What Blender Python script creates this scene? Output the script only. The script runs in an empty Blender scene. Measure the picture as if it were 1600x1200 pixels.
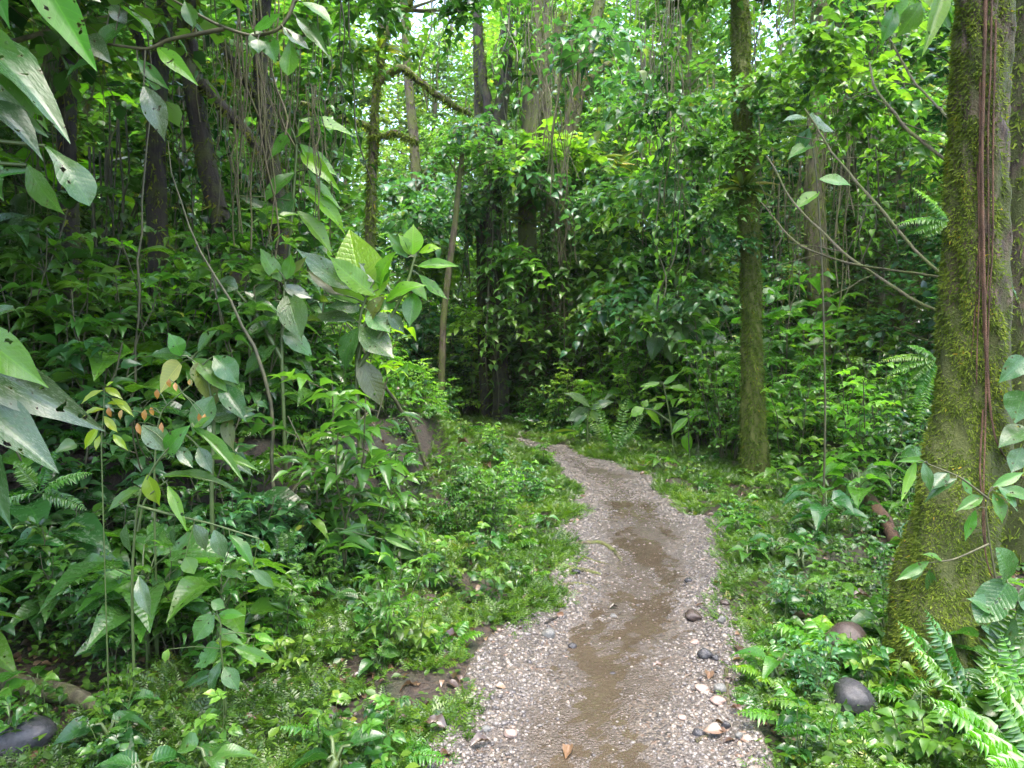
import bpy, math, random
import numpy as np
from mathutils import Vector, Matrix

R = random.Random(11)
rng = np.random.default_rng(11)
C = bpy.context.scene.collection
sc = bpy.context.scene
UP = np.array([0., 0., 1.])

# ------------------------------------------------------------------ camera
CAM_H = 1.6
PITCH = math.radians(3.0)
F = 26 / 36 * 1600
cam_d = bpy.data.cameras.new('camera')
cam_d.lens = 26
cam_d.sensor_width = 36
cam_d.clip_start = 0.05
cam_d.clip_end = 2000
cam = bpy.data.objects.new('camera', cam_d)
cam.location = (0, 0, CAM_H)
cam.rotation_euler = (math.radians(90) - PITCH, 0, 0)
C.objects.link(cam)
sc.camera = cam


def P(px, py, Y):
    """world point seen at a photo position, Y metres ahead"""
    a = (px - 800) / F
    b = -(py - 600) / F
    d = np.array([a, math.cos(PITCH) + b * math.sin(PITCH), -math.sin(PITCH) + b * math.cos(PITCH)])
    return np.array([0, 0, CAM_H]) + d * (Y / d[1])


def to_px(x, y, z):
    dy, dz = y, z - CAM_H
    f = dy * math.cos(PITCH) - dz * math.sin(PITCH)
    u = dy * math.sin(PITCH) + dz * math.cos(PITCH)
    return 800 + F * x / f, 600 - F * u / f


# ------------------------------------------------------------------ terrain
PATH = [(930, 1300), (925, 1200), (945, 1090), (975, 1000), (1000, 930), (1012, 880), (1005, 830), (985, 790),
        (950, 750), (905, 722), (850, 700), (790, 682), (735, 667)]
_pp = []
for (a, b) in PATH:
    d = P(a, b, 1.0) - np.array([0, 0, CAM_H])
    t = -CAM_H / d[2]
    _pp.append((d[0] * t, d[1] * t))
_pp = sorted(_pp, key=lambda q: q[1])
_py = np.array([-40, -3, 0.5] + [q[1] for q in _pp] + [_pp[-1][1] + 2.0, _pp[-1][1] + 4.0])
_px = np.array([0.0, 0.1, .22] + [q[0] for q in _pp] + [_pp[-1][0] - 1.9, _pp[-1][0] - 6.0])
_ys = np.linspace(-40, 40, 1601)
_xs = np.interp(_ys, _py, _px)
_k = np.ones(13) / 13
_xs = np.convolve(np.pad(_xs, 6, mode='edge'), _k, mode='valid')


def cx(y): return np.interp(y, _ys, _xs)


def sstep(a, b, v):
    t = np.clip((v - a) / (b - a), 0, 1)
    return t * t * (3 - 2 * t)


def snoise(x, y, f=1.0, s=0.0):
    return (np.sin(x * 1.7 * f + s + 1.3 * np.sin(y * 1.1 * f + s)) + np.sin(y * 1.9 * f + 2.1 + s * 1.7 + 1.1 * np.sin(x * 1.3 * f + 4 + s))
            + .5 * np.sin(x * 3.9 * f + y * 2.7 * f + s * 3) + .5 * np.sin(x * 2.9 * f - y * 4.3 * f + s)) / 3.


_by = np.array([-40, 3.2, 4.3, 5.0, 5.8, 7.0, 9.0, 12.0, 14.0, 16., 18., 22., 40.])
_bx = np.array([-6., -4.4, -3.2, -1.95, -1.0, -0.45, -0.32, -0.7, -2.2, -5., -9., -16., -30.])


def HW(y):
    return .58 + .06 * np.sin(y * 2.3) + .05 * np.sin(y * 5.1 + 1) - .06 * sstep(6, 9, y) - .34 * sstep(9.2, 13.2, y)


def hpath(x, y):
    d = x - cx(y)
    return .010 * snoise(x * 1.3, y * .38, 5.2) + .006 * snoise(x, y * .6, 12., 2.) + .007 * snoise(x, y, 27., 1.) + .004 * snoise(x, y, 55., 3.) + .03 * np.clip(np.abs(d) / .55, 0, 1.2) ** 2


def h(x, y):
    x = np.asarray(x, float); y = np.asarray(y, float)
    d = np.abs(x - cx(y))
    off = sstep(.0, .25, d - HW(y) + .08)
    e = np.interp(y, _by, _bx) - x + .22 * snoise(x, y, 1.1)
    bank = .80 * sstep(0, .75, e) + .35 * sstep(.6, 4., e)
    right = .10 * sstep(.7, 2.5, x - cx(y)) * snoise(x, y, .8, 3.) + .8 * sstep(14, 30, y) * sstep(2, 8, x)
    v = off * (.05 + .04 * snoise(x, y, 2.3, 1.) + .02 * snoise(x, y, 6., 2.)) + bank + right
    v = v + 1.2 * sstep(19, 40, y)
    q = sstep(-.2, .03, d - HW(y))
    return v * q + (1 - q) * -0.03


# ------------------------------------------------------------------ mesh builder
class MB:
    def __init__(s):
        s.v = []; s.q = []; s.t = []; s.uv = []; s.tint = []; s.n = 0

    def add(s, V, Q=None, T=None, UV=None, tint=.5):
        V = np.asarray(V, float).reshape(-1, 3)
        m = len(V)
        if Q is not None and len(Q): s.q.append(np.asarray(Q, int).reshape(-1, 4) + s.n)
        if T is not None and len(T): s.t.append(np.asarray(T, int).reshape(-1, 3) + s.n)
        s.v.append(V)
        s.uv.append(np.zeros((m, 2)) if UV is None else np.asarray(UV, float).reshape(-1, 2))
        s.tint.append(np.full(m, tint) if np.isscalar(tint) else np.asarray(tint, float).reshape(-1))
        s.n += m

    def inst(s, tpl, pos, D, N, L, W, tint):
        """copies of a template: pos k,3; D length dir; N normal hint; L length; W half-width"""
        V, Q, UV = tpl
        k = len(pos)
        if k == 0: return
        D = nz(D); X = nz(np.cross(D, N)); N = np.cross(X, D)
        L = np.broadcast_to(L, (k,)); W = np.broadcast_to(W, (k,))
        out = (pos[:, None, :] + V[None, :, 0, None] * (X * W[:, None])[:, None, :] + V[None, :, 1, None] * (D * L[:, None])[:, None, :]
               + V[None, :, 2, None] * (N * L[:, None])[:, None, :])
        if len(V) > 8:
            cu = rng.normal(.06, .16, k)[:, None] * (V[:, 1] ** 2)[None] + rng.normal(0, .12, k)[:, None] * (V[:, 0] * V[:, 1])[None]
            out = out - N[:, None] * (cu * L[:, None])[..., None]
        m = len(V)
        QQ = (Q[None] + (np.arange(k) * m)[:, None, None]).reshape(-1, 4)
        s.add(out, Q=QQ, UV=np.tile(UV, (k, 1)), tint=np.repeat(np.broadcast_to(tint, (k,)), m))

    def tube(s, pts, rad, k=6, tint=.5, lump=0.0, seed=0., cap=True):
        pts = np.asarray(pts, float); n = len(pts)
        rad = np.broadcast_to(rad, (n,))
        tg = nz(np.gradient(pts, axis=0) + 1e-9)
        ref = np.array([0, 1., 0]) if abs(tg[:, 1]).mean() < .8 else np.array([1., 0, 0])
        a = nz(np.cross(tg, ref)); b = np.cross(tg, a)
        th = np.arange(k) / k * 2 * np.pi
        rr = rad[:, None] * np.ones(k)
        if lump:
            zz = np.cumsum(np.r_[0, np.linalg.norm(np.diff(pts, axis=0), axis=1)])
            rr = rr * (1 + lump * (np.sin(3 * th[None] + zz[:, None] * 2.1 + seed) + .7 * np.sin(5 * th[None] - zz[:, None] * 5.3 + seed * 2)
                                   + .6 * np.sin(2 * th[None] + zz[:, None] * 9. + seed)) / 2)
        V = pts[:, None] + rr[..., None] * (np.cos(th)[None, :, None] * a[:, None] + np.sin(th)[None, :, None] * b[:, None])
        i = np.arange(n - 1)[:, None] * k; j = np.arange(k)[None]; j2 = (j + 1) % k
        Q = np.stack([i + j, i + j2, i + k + j2, i + k + j], -1).reshape(-1, 4)
        u = np.repeat(np.linspace(0, 1, n), k); v = np.tile(np.arange(k) / k, n)
        V = V.reshape(-1, 3)
        T = []
        if cap:
            V = np.vstack([V, pts[-1] + tg[-1] * rad[-1] * .5]); m = n * k
            T = [(k * (n - 1) + q, k * (n - 1) + (q + 1) % k, m) for q in range(k)]
            u = np.r_[u, 1]; v = np.r_[v, 0]
        s.add(V, Q=Q, T=T, UV=np.c_[u, v], tint=tint)

    def mesh(s, name, mat, smooth=True):
        V = np.vstack(s.v)
        Q = np.vstack(s.q) if s.q else np.zeros((0, 4), int)
        T = np.vstack(s.t) if s.t else np.zeros((0, 3), int)
        me = bpy.data.meshes.new(name)
        loops = np.r_[Q.ravel(), T.ravel()]
        me.vertices.add(len(V)); me.vertices.foreach_set('co', V.ravel())
        me.loops.add(len(loops)); me.loops.foreach_set('vertex_index', loops.astype(np.int32))
        starts = np.r_[np.arange(len(Q)) * 4, len(Q) * 4 + np.arange(len(T)) * 3]
        me.polygons.add(len(starts))
        me.polygons.foreach_set('loop_start', starts.astype(np.int32))
        me.polygons.foreach_set('use_smooth', np.full(len(starts), smooth))
        uvl = me.uv_layers.new(name='UVMap')
        UV = np.vstack(s.uv)[loops]
        uvl.data.foreach_set('uv', UV.ravel().astype(np.float32))
        at = me.attributes.new('tint', 'FLOAT', 'POINT')
        at.data.foreach_set('value', np.concatenate(s.tint).astype(np.float32))
        me.materials.append(mat)
        me.update(calc_edges=True)
        return me


def nz(v):
    v = np.asarray(v, float)
    return v / (np.linalg.norm(v, axis=-1, keepdims=True) + 1e-12)


PROF = {
    'drip': ([0, .08, .25, .45, .65, .8, .9, 1], [.04, .35, .85, 1, .8, .42, .13, .01]),
    'ovate': ([0, .05, .2, .4, .6, .8, .92, 1], [.3, .72, 1, .95, .72, .38, .13, .01]),
    'obov': ([0, .2, .4, .65, .85, .95, 1], [.08, .3, .6, 1, .8, .4, .02]),
    'lance': ([0, .1, .3, .5, .8, 1], [.06, .5, 1, .93, .4, .01]),
    'strap': ([0, .1, .6, .88, 1], [.7, 1, .95, .5, .02]),
    'round': ([0, .05, .25, .5, .75, .92, 1], [.35, .7, .97, 1, .8, .4, .05]),
}


def leaf_tpl(prof, rows, half, arch=.1, fold=.12, droop=0., wave=0., torn=0., seed=0):
    ys = np.linspace(0, 1, rows + 1)
    py_, pw = PROF[prof]
    fy = np.linspace(0, 1, 201); fw = np.interp(fy, py_, pw)
    ex = np.r_[np.full(10, fw[0]), fw, np.full(10, fw[-1])]
    fw = np.convolve(ex, np.ones(21) / 21, mode='valid'); fw[-1] = pw[-1]
    w = np.interp(ys, fy, fw)
    xs = np.linspace(-1, 1, 2 * half + 1)
    rg = np.random.default_rng(seed)
    wl = w * (1 - torn * rg.random(rows + 1) * (rg.random(rows + 1) < .5))
    wr = w * (1 - torn * rg.random(rows + 1) * (rg.random(rows + 1) < .5))
    V = []; UV = []
    for i, y in enumerate(ys):
        for x in xs:
            ww = wl[i] if x < 0 else wr[i]
            z = arch * 4 * y * (1 - y) - droop * y * y + fold * abs(x) * ww + wave * math.sin(y * 17 + (2 if x > 0 else 0)) * abs(x) * ww
            V.append((x * ww, y, z)); UV.append((y, .5 + .5 * x * ww))
    m = len(xs)
    Q = [(i * m + j, i * m + j + 1, (i + 1) * m + j + 1, (i + 1) * m + j) for i in range(rows) for j in range(m - 1)]
    return np.array(V), np.array(Q), np.array(UV)


def rhomb():
    V = np.array([(0, 0, 0), (-.8, .3, .06), (-.75, .62, .03), (0, 1, -.12), (.75, .62, .03), (.8, .3, .06), (0, .45, -.02)], float)
    Q = np.array([(0, 6, 2, 1), (6, 3, 3, 2), (0, 5, 4, 6), (6, 4, 3, 3)])
    Q = np.array([(0, 6, 2, 1), (0, 5, 4, 6)])
    V[6] = (0, 1, -.12)
    UV = np.array([(0, .5), (.3, .1), (.62, .1), (1, .5), (.62, .9), (.3, .9), (1, .5)])
    return V, Q, UV


T_FAR = rhomb()
T_MID = leaf_tpl('drip', 4, 1, arch=.08, fold=.15, droop=.25)
T_MIDL = leaf_tpl('lance', 4, 1, arch=.06, fold=.12, droop=.25)
T_OV = leaf_tpl('ovate', 5, 2, arch=.08, fold=.12, droop=.25, wave=.03)
T_STRAP = leaf_tpl('strap', 7, 1, arch=.0, fold=.1, droop=.55)
T_BLADE = (np.array([(-1, 0, 0), (1, 0, 0), (.25, 1, -.2), (-.25, 1, -.2)], float), np.array([(0, 1, 2, 3)]), np.array([(0, 0), (0, 1), (1, 1), (1, 0)], float))
T_PIN = (np.array([(0, 0, 0), (1, .3, .0), (0, 1, -.05), (-1, .3, .0)], float), np.array([(0, 1, 2, 3)]), np.array([(0, .5), (.3, 1), (1, .5), (.3, 0)], float))


# ------------------------------------------------------------------ materials
class NT:
    def __init__(s, name):
        s.m = bpy.data.materials.new(name); s.m.use_nodes = True
        s.t = s.m.node_tree; s.t.nodes.clear()
        s.out = s.t.nodes.new('ShaderNodeOutputMaterial')

    def n(s, typ, **kw):
        nd = s.t.nodes.new('ShaderNode' + typ)
        for k, v in kw.items():
            if k.startswith('i_'):
                key = k[2:]
                nd.inputs[int(key) if key.isdigit() else key].default_value = v
            else: setattr(nd, k, v)
        return nd

    def l(s, a, b): s.t.links.new(a, b)

    def math(s, op, a, b=None, clamp=False):
        nd = s.n('Math', operation=op); nd.use_clamp = clamp
        for i, v in enumerate((a, b)):
            if v is None: continue
            if hasattr(v, 'links'): s.l(v, nd.inputs[i])
            else: nd.inputs[i].default_value = v
        return nd.outputs[0]

    def mix(s, fac, a, b, blend='MIX'):
        nd = s.n('Mix', data_type='RGBA', blend_type=blend)
        for i, v in ((0, fac), (6, a), (7, b)):
            if hasattr(v, 'links'): s.l(v, nd.inputs[i])
            elif i == 0: nd.inputs[0].default_value = v
            else: nd.inputs[i].default_value = (*v, 1) if len(v) == 3 else v
        return nd.outputs[2]

    def noise(s, scale, detail=3, rough=.55, vec=None, out=0):
        nd = s.n('TexNoise'); nd.inputs['Scale'].default_value = scale
        nd.inputs['Detail'].default_value = detail; nd.inputs['Roughness'].default_value = rough
        if vec is not None: s.l(vec, nd.inputs['Vector'])
        return nd.outputs[out]

    def ramp(s, fac, stops):
        nd = s.n('ValToRGB')
        while len(nd.color_ramp.elements) < len(stops): nd.color_ramp.elements.new(.5)
        for e, (p, c) in zip(nd.color_ramp.elements, stops):
            e.position = p; e.color = (*c, 1) if len(c) == 3 else c
        s.l(fac, nd.inputs[0])
        return nd.outputs[0]

    def coord(s, o='Object'): return s.n('TexCoord').outputs[o]


def leaf_mat(name, cols, trans=.35, rough=.3, vein=None, spots=0., spec=.85, tcol=None, N=11, K=2.4, objvar=.2):
    t = NT(name)
    tint = t.n('Attribute', attribute_name='tint').outputs['Fac']
    n = len(cols)
    if cols[1][1] > cols[1][0] * 1.2: cols = [(c[0] * 1.0, c[1] * 1.0, c[2] * .68) for c in cols]
    lc = cols[-1]; col = t.ramp(tint, [(.92 * i / (n - 1), c) for i, c in enumerate(cols)] + [(.97, lc), (.99, (min(.24, lc[0] * 1.7), lc[1] * .97, lc[2] * .9))])
    rnd = t.n('ObjectInfo').outputs['Random']
    hs = t.n('HueSaturation')
    t.l(t.math('ADD', t.math('MULTIPLY', rnd, .03), .485), hs.inputs['Hue'])
    t.l(t.math('ADD', t.math('MULTIPLY', t.math('FRACT', t.math('MULTIPLY', rnd, 7.31)), 2 * objvar), 1 - objvar), hs.inputs['Value'])
    t.l(col, hs.inputs['Color']); col = hs.outputs[0]
    pb = t.n('BsdfPrincipled')
    pb.inputs['Roughness'].default_value = rough
    pb.inputs['Specular IOR Level'].default_value = spec
    if vein:
        uv = t.coord('UV'); sp = t.n('SeparateXYZ'); t.l(uv, sp.inputs[0])
        u, v = sp.outputs[0], sp.outputs[1]
        d = t.math('ABSOLUTE', t.math('SUBTRACT', v, .5))
        mid = t.math('SUBTRACT', 1., t.math('MULTIPLY', d, 38.), True)
        if vein == 'par':
            ph = t.math('MULTIPLY', t.math('SUBTRACT', d, .03), 7.)
        else:
            ph = t.math('SUBTRACT', t.math('MULTIPLY', u, float(N)), t.math('MULTIPLY', d, 2 * K))
        sn = t.math('ABSOLUTE', t.math('SINE', t.math('MULTIPLY', ph, math.pi)))
        line = t.math('SUBTRACT', 1., t.math('MULTIPLY', sn, 4.), True)
        vfac = t.math('MAXIMUM', mid, t.math('MULTIPLY', line, .55))
        lighter = t.mix(1., col, (1.7, 1.6, 1.3), 'MULTIPLY')
        col = t.mix(t.math('MULTIPLY', vfac, .7), col, lighter)
        nz_ = t.noise(14., 2, .6, t.coord('Object'))
        hgt = t.math('ADD', t.math('MULTIPLY', t.math('POWER', sn, .35), 1.), t.math('MULTIPLY', nz_, 2.2))
        hgt = t.math('SUBTRACT', hgt, t.math('MULTIPLY', mid, .8))
        bp = t.n('Bump', i_Strength=.35 if name == 'near leaf glowing' else .2 if vein != 'soft' else .09, i_Distance=.02)
        t.l(hgt, bp.inputs['Height']); t.l(bp.outputs[0], pb.inputs['Normal'])
    if spots:
        ns = t.noise(30., 3, .7, t.coord('Object'))
        big = t.noise(4., 2, .5, t.coord('Object'))
        m = t.math('MULTIPLY', t.math('MULTIPLY', t.math('SUBTRACT', ns, .52), 9., True), t.math('MULTIPLY', t.math('SUBTRACT', big, .42), 5., True))
        col = t.mix(t.math('MULTIPLY', m, spots), col, (.20, .23, .17))
        t.l(t.math('ADD', t.math('MULTIPLY', m, .3), rough), pb.inputs['Roughness'])
    t.l(col, pb.inputs['Base Color'])
    tr = t.n('BsdfTranslucent')
    tc = t.mix(1., col, tcol or (1.8, 2.0, .75), 'MULTIPLY')
    t.l(tc, tr.inputs['Color'])
    ms = t.n('MixShader'); ms.inputs[0].default_value = trans
    t.l(pb.outputs[0], ms.inputs[1]); t.l(tr.outputs[0], ms.inputs[2])
    fin = ms.outputs[0]
    if name.startswith('near leaf') and name not in ('near leaf glowing', 'near leaf yellow green'):
        hn = t.noise(38., 2, .5, t.n('NewGeometry').outputs['Position'])
        hole = t.math('GREATER_THAN', hn, .675)
        rim = t.math('MULTIPLY', t.math('SUBTRACT', hn, .635), 30., True)
        col2 = t.mix(t.math('MULTIPLY', rim, .75), col, (.075, .055, .02))
        t.l(col2, pb.inputs['Base Color'])
        tp = t.n('BsdfTransparent'); mh = t.n('MixShader'); t.l(hole, mh.inputs[0]); t.l(fin, mh.inputs[1]); t.l(tp.outputs[0], mh.inputs[2]); fin = mh.outputs[0]
    t.l(fin, t.out.inputs['Surface'])
    return t.m


def surf(name, build):
    t = NT(name); pb = t.n('BsdfPrincipled')
    build(t, pb)
    t.l(pb.outputs[0], t.out.inputs['Surface'])
    return t.m


M = {}
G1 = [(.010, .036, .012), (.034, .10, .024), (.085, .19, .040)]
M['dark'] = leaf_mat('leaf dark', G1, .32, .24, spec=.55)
M['mid'] = leaf_mat('leaf mid', [(.018, .055, .018), (.052, .14, .032), (.13, .27, .055)], .42, .28, spec=.55)
M['bright'] = leaf_mat('leaf bright', [(.07, .17, .025), (.12, .27, .04), (.19, .36, .06)], .48, .3, spec=.55)
M['blue'] = leaf_mat('leaf blue green', [(.015, .05, .028), (.040, .12, .06), (.09, .21, .10)], .35, .24, spec=.55)
M['olive'] = leaf_mat('leaf olive', [(.06, .10, .02), (.11, .16, .03), (.20, .22, .05)], .42, .4)
M['far'] = leaf_mat('leaf far', [(.020, .055, .02), (.058, .135, .036), (.13, .24, .06)], .45, .36, spec=.55)
M['far_lit'] = leaf_mat('leaf far light', [(.06, .115, .032), (.11, .19, .048), (.18, .26, .07)], .5, .4, spec=.55)  # paler far leaf: brightness of the open sky gap put into the colour
M['hd'] = leaf_mat('near leaf dark', [(.016, .055, .018), (.028, .09, .026), (.05, .13, .035)], .32, .24, 'soft', .4, objvar=.25, spec=.6)
M['hp'] = leaf_mat('near leaf pleated', [(.022, .075, .022), (.036, .115, .032), (.065, .16, .045)], .34, .25, 'lat', .2, objvar=.25, spec=.6)
M['hm'] = leaf_mat('near leaf mid', [(.038, .115, .02), (.06, .165, .028), (.09, .22, .035)], .45, .27, 'soft', .2, spec=.55)
M['hb'] = leaf_mat('near leaf bright', [(.09, .22, .02), (.125, .29, .026), (.18, .36, .035)], .55, .26, 'lat', 0, N=14)
M['hglow'] = leaf_mat('near leaf glowing', [(.15, .31, .02), (.17, .34, .022), (.20, .37, .025)], .6, .34, 'lat', 0, N=13, objvar=.05)
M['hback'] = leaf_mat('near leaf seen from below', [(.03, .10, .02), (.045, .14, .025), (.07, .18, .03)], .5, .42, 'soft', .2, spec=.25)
M['hy'] = leaf_mat('near leaf yellow green', [(.16, .25, .02), (.22, .31, .03), (.30, .37, .045)], .52, .3, 'soft')
M['hpar'] = leaf_mat('near leaf three veined', [(.045, .14, .035), (.06, .18, .045), (.10, .23, .06)], .38, .22, 'par', spec=.55)
M['hgrey'] = leaf_mat('near leaf grey', [(.030, .070, .035), (.045, .095, .045), (.07, .125, .065)], .25, .27, 'soft', .7, objvar=.2, spec=.7)
M['holive'] = leaf_mat('near leaf olive', [(.05, .075, .015), (.085, .115, .022), (.13, .16, .035)], .4, .34, 'lat', .6)
M['pale'] = leaf_mat('pale dying leaf', [(.36, .38, .10), (.42, .42, .12), (.46, .44, .15)], .4, .5, 'soft', .3)
M['orange'] = leaf_mat('orange young leaf', [(.35, .16, .03), (.40, .20, .04), (.45, .25, .06)], .4, .4)
M['fern'] = leaf_mat('fern', [(.035, .115, .025), (.06, .165, .03), (.10, .23, .04)], .42, .26)
M['fernb'] = leaf_mat('fern bright', [(.04, .14, .016), (.07, .20, .02), (.13, .27, .028)], .45, .34)
M['cover'] = leaf_mat('ground cover', [(.030, .075, .018), (.070, .155, .026), (.15, .26, .045)], .4, .34, spec=.55)
M['deadleaf'] = leaf_mat('dead leaf', [(.035, .02, .012), (.085, .045, .024), (.20, .14, .085)], .15, .35, objvar=.4)
M['moss'] = leaf_mat('moss', [(.024, .038, .009), (.066, .098, .017), (.145, .18, .032)], .3, .8, spec=.15)
M['hangmoss'] = leaf_mat('hanging moss', [(.06, .06, .02), (.13, .12, .035), (.22, .18, .07)], .3, .8, spec=.15)


def _stem(t, pb):
    c = t.coord('Object')
    col = t.ramp(t.noise(18., 4, .6, c), [(.3, (.030, .028, .014)), (.55, (.06, .06, .022)), (.75, (.11, .10, .05))])
    t.l(col, pb.inputs['Base Color']); pb.inputs['Roughness'].default_value = .6


M['stem'] = surf('woody stem', _stem)


def _gstem(t, pb):
    col = t.ramp(t.noise(9., 3, .6, t.coord('Object')), [(.3, (.035, .055, .015)), (.7, (.08, .12, .03))])
    t.l(col, pb.inputs['Base Color']); pb.inputs['Roughness'].default_value = .45


M['gstem'] = surf('green stem', _gstem)


def bark(name, base, light, mossc, mossamt, scale=6., low=0.):
    def b(t, pb):
        c = t.coord('Object')
        mp = t.n('Mapping'); mp.inputs['Scale'].default_value = (1, 1, .22); t.l(c, mp.inputs[0])
        fi = t.noise(scale * 4, 6, .65, mp.outputs[0])
        col = t.mix(t.math('MULTIPLY', t.math('SUBTRACT', fi, .38), 3.5, True), base, light)
        zs = t.n('SeparateXYZ'); t.l(c, zs.inputs[0])
        zt = t.math('MULTIPLY', t.math('SUBTRACT', 1.9, zs.outputs[2], True), low) if low else t.math('MULTIPLY', zs.outputs[2], 0.)
        mm = t.math('MULTIPLY', t.math('SUBTRACT', t.math('ADD', t.noise(scale, 5, .65, c), zt), .62 - .35 * mossamt), 6., True)
        fine = t.noise(scale * 18, 3, .7, c)
        mc = t.mix(fine, tuple(q * .45 for q in mossc), tuple(q * 1.5 for q in mossc))
        col = t.mix(mm, col, mc)
        t.l(col, pb.inputs['Base Color'])
        pb.inputs['Roughness'].default_value = .7
        pb.inputs['Specular IOR Level'].default_value = .3
        bp = t.n('Bump', i_Strength=.9, i_Distance=.03)
        t.l(t.math('ADD', fi, t.math('MULTIPLY', fine, .6)), bp.inputs['Height']); t.l(bp.outputs[0], pb.inputs['Normal'])
    return surf(name, b)


M['bark_moss'] = bark('mossy bark', (.03, .021, .014), (.15, .105, .07), (.05, .062, .012), .66, 6., .3)
M['bark_slim'] = bark('slim mossy bark', (.035, .026, .016), (.12, .09, .055), (.085, .10, .018), 1.05)
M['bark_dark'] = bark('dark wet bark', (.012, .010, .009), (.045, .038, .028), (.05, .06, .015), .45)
M['bark_bg'] = bark('forest bark', (.05, .04, .028), (.17, .135, .09), (.11, .125, .035), .6, 4.)
M['bark_red'] = bark('aerial root bark', (.045, .025, .014), (.15, .08, .045), (.09, .09, .03), .05, 9.)
M['bark_pale'] = bark('pale twig bark', (.07, .06, .035), (.17, .15, .09), (.10, .12, .03), .5, 9.)


def _soil(t, pb):
    c = t.coord('Object')
    a = t.noise(2.5, 6, .65, c); f = t.noise(40., 4, .7, c)
    col = t.ramp(f, [(.3, (.010, .007, .005)), (.5, (.030, .020, .013)), (.68, (.07, .045, .028))])
    col = t.mix(t.math('MULTIPLY', t.math('SUBTRACT', a, .5), 5., True), col, (.022, .032, .010))
    t.l(col, pb.inputs['Base Color']); pb.inputs['Roughness'].default_value = .55
    bp = t.n('Bump', i_Strength=.8, i_Distance=.03)
    t.l(f, bp.inputs['Height']); t.l(bp.outputs[0], pb.inputs['Normal'])


M['soil'] = surf('wet forest soil', _soil)


def _path(t, pb):
    c = t.coord('Object')
    vo = t.n('TexVoronoi'); vo.inputs['Scale'].default_value = 75.; t.l(c, vo.inputs['Vector'])
    vo2 = t.n('TexVoronoi'); vo2.inputs['Scale'].default_value = 190.; t.l(c, vo2.inputs['Vector'])
    sp = t.n('SeparateColor'); t.l(vo.outputs['Color'], sp.inputs[0])
    sp2 = t.n('SeparateColor'); t.l(vo2.outputs['Color'], sp2.inputs[0])
    col = t.ramp(sp.outputs[0], [(.0, (.05, .045, .045)), (.3, (.15, .13, .12)), (.6, (.28, .235, .20)), (.85, (.42, .36, .30)), (1., (.30, .19, .13))])
    col2 = t.ramp(sp2.outputs[0], [(.0, (.06, .052, .05)), (.5, (.20, .17, .155)), (1., (.38, .33, .29))])
    big = t.noise(3.2, 4, .6, c)
    col = t.mix(t.math('MULTIPLY', t.math('SUBTRACT', big, .45), 6., True), col, col2)
    dk = t.noise(1.7, 5, .65, c)
    col = t.mix(t.math('MULTIPLY', t.math('SUBTRACT', dk, .55), 4., True), col, (.09, .075, .065))
    uvs = t.n('SeparateXYZ'); t.l(t.coord('UV'), uvs.inputs[0])
    mid = t.math('SUBTRACT', 1., t.math('MULTIPLY', t.math('ABSOLUTE', uvs.outputs[1]), 1.25), True)
    mud = t.math('MULTIPLY', t.math('SUBTRACT', t.math('ADD', t.math('MULTIPLY', mid, .55), t.noise(2.6, 5, .62, c)), .72), 5., True)
    mud = t.math('MULTIPLY', mud, .8)
    col = t.mix(1., col, (.36, .352, .33), 'MULTIPLY')
    col = t.mix(mud, col, (.062, .048, .035))
    t.l(col, pb.inputs['Base Color'])
    t.l(t.math('SUBTRACT', t.math('ADD', t.math('MULTIPLY', big, .35), .2), t.math('MULTIPLY', mud, .2)), pb.inputs['Roughness'])
    bp = t.n('Bump', i_Strength=.7, i_Distance=.012)
    hh = t.math('ADD', t.math('MULTIPLY', vo.outputs['Distance'], -1.), t.math('MULTIPLY', vo2.outputs['Distance'], -.5))
    t.l(hh, bp.inputs['Height']); t.l(bp.outputs[0], pb.inputs['Normal'])


M['path'] = surf('wet gravel path', _path)


def _water(t, pb):
    c = t.coord('Object')
    col = t.ramp(t.noise(3., 3, .6, c), [(.3, (.062, .046, .03)), (.7, (.09, .067, .043))])
    t.l(col, pb.inputs['Base Color']); pb.inputs['Roughness'].default_value = .05; pb.inputs['Alpha'].default_value = .6
    bp = t.n('Bump', i_Strength=.06, i_Distance=.01)
    t.l(t.noise(25., 2, .5, c), bp.inputs['Height']); t.l(bp.outputs[0], pb.inputs['Normal'])


M['water'] = surf('muddy puddle water', _water)


def _gravel(t, pb):
    tint = t.n('Attribute', attribute_name='tint').outputs['Fac']
    col = t.ramp(tint, [(0, (.014, .014, .016)), (.25, (.040, .037, .036)), (.5, (.082, .075, .068)), (.78, (.155, .139, .120)), (.93, (.29, .25, .205)), (1, (.14, .075, .042))])
    col = t.mix(t.math('MULTIPLY', t.noise(60., 3, .6, t.coord('Object')), .5), col, (.12, .10, .09))
    t.l(col, pb.inputs['Base Color']); pb.inputs['Roughness'].default_value = .32


M['gravel'] = surf('gravel stones', _gravel)


def stone_mat(name, a, b, rough=.3):
    def f(t, pb):
        c = t.coord('Object')
        nn = t.noise(9., 6, .65, c)
        col = t.mix(t.math('MULTIPLY', t.math('SUBTRACT', nn, .3), 2.5, True), a, b)
        t.l(col, pb.inputs['Base Color']); pb.inputs['Roughness'].default_value = rough
        bp = t.n('Bump', i_Strength=.35, i_Distance=.01)
        t.l(t.noise(45., 4, .6, c), bp.inputs['Height']); t.l(bp.outputs[0], pb.inputs['Normal'])
    return surf(name, f)


M['st_brown'] = stone_mat('wet brown stone', (.028, .020, .016), (.075, .052, .042), .2)
M['st_dark'] = stone_mat('wet dark stone', (.018, .018, .02), (.055, .052, .055), .18)
M['st_grey'] = stone_mat('grey stone', (.07, .07, .065), (.17, .165, .15), .4)
M['st_pink'] = stone_mat('pinkish stone', (.18, .12, .10), (.36, .27, .22), .35)


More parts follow.
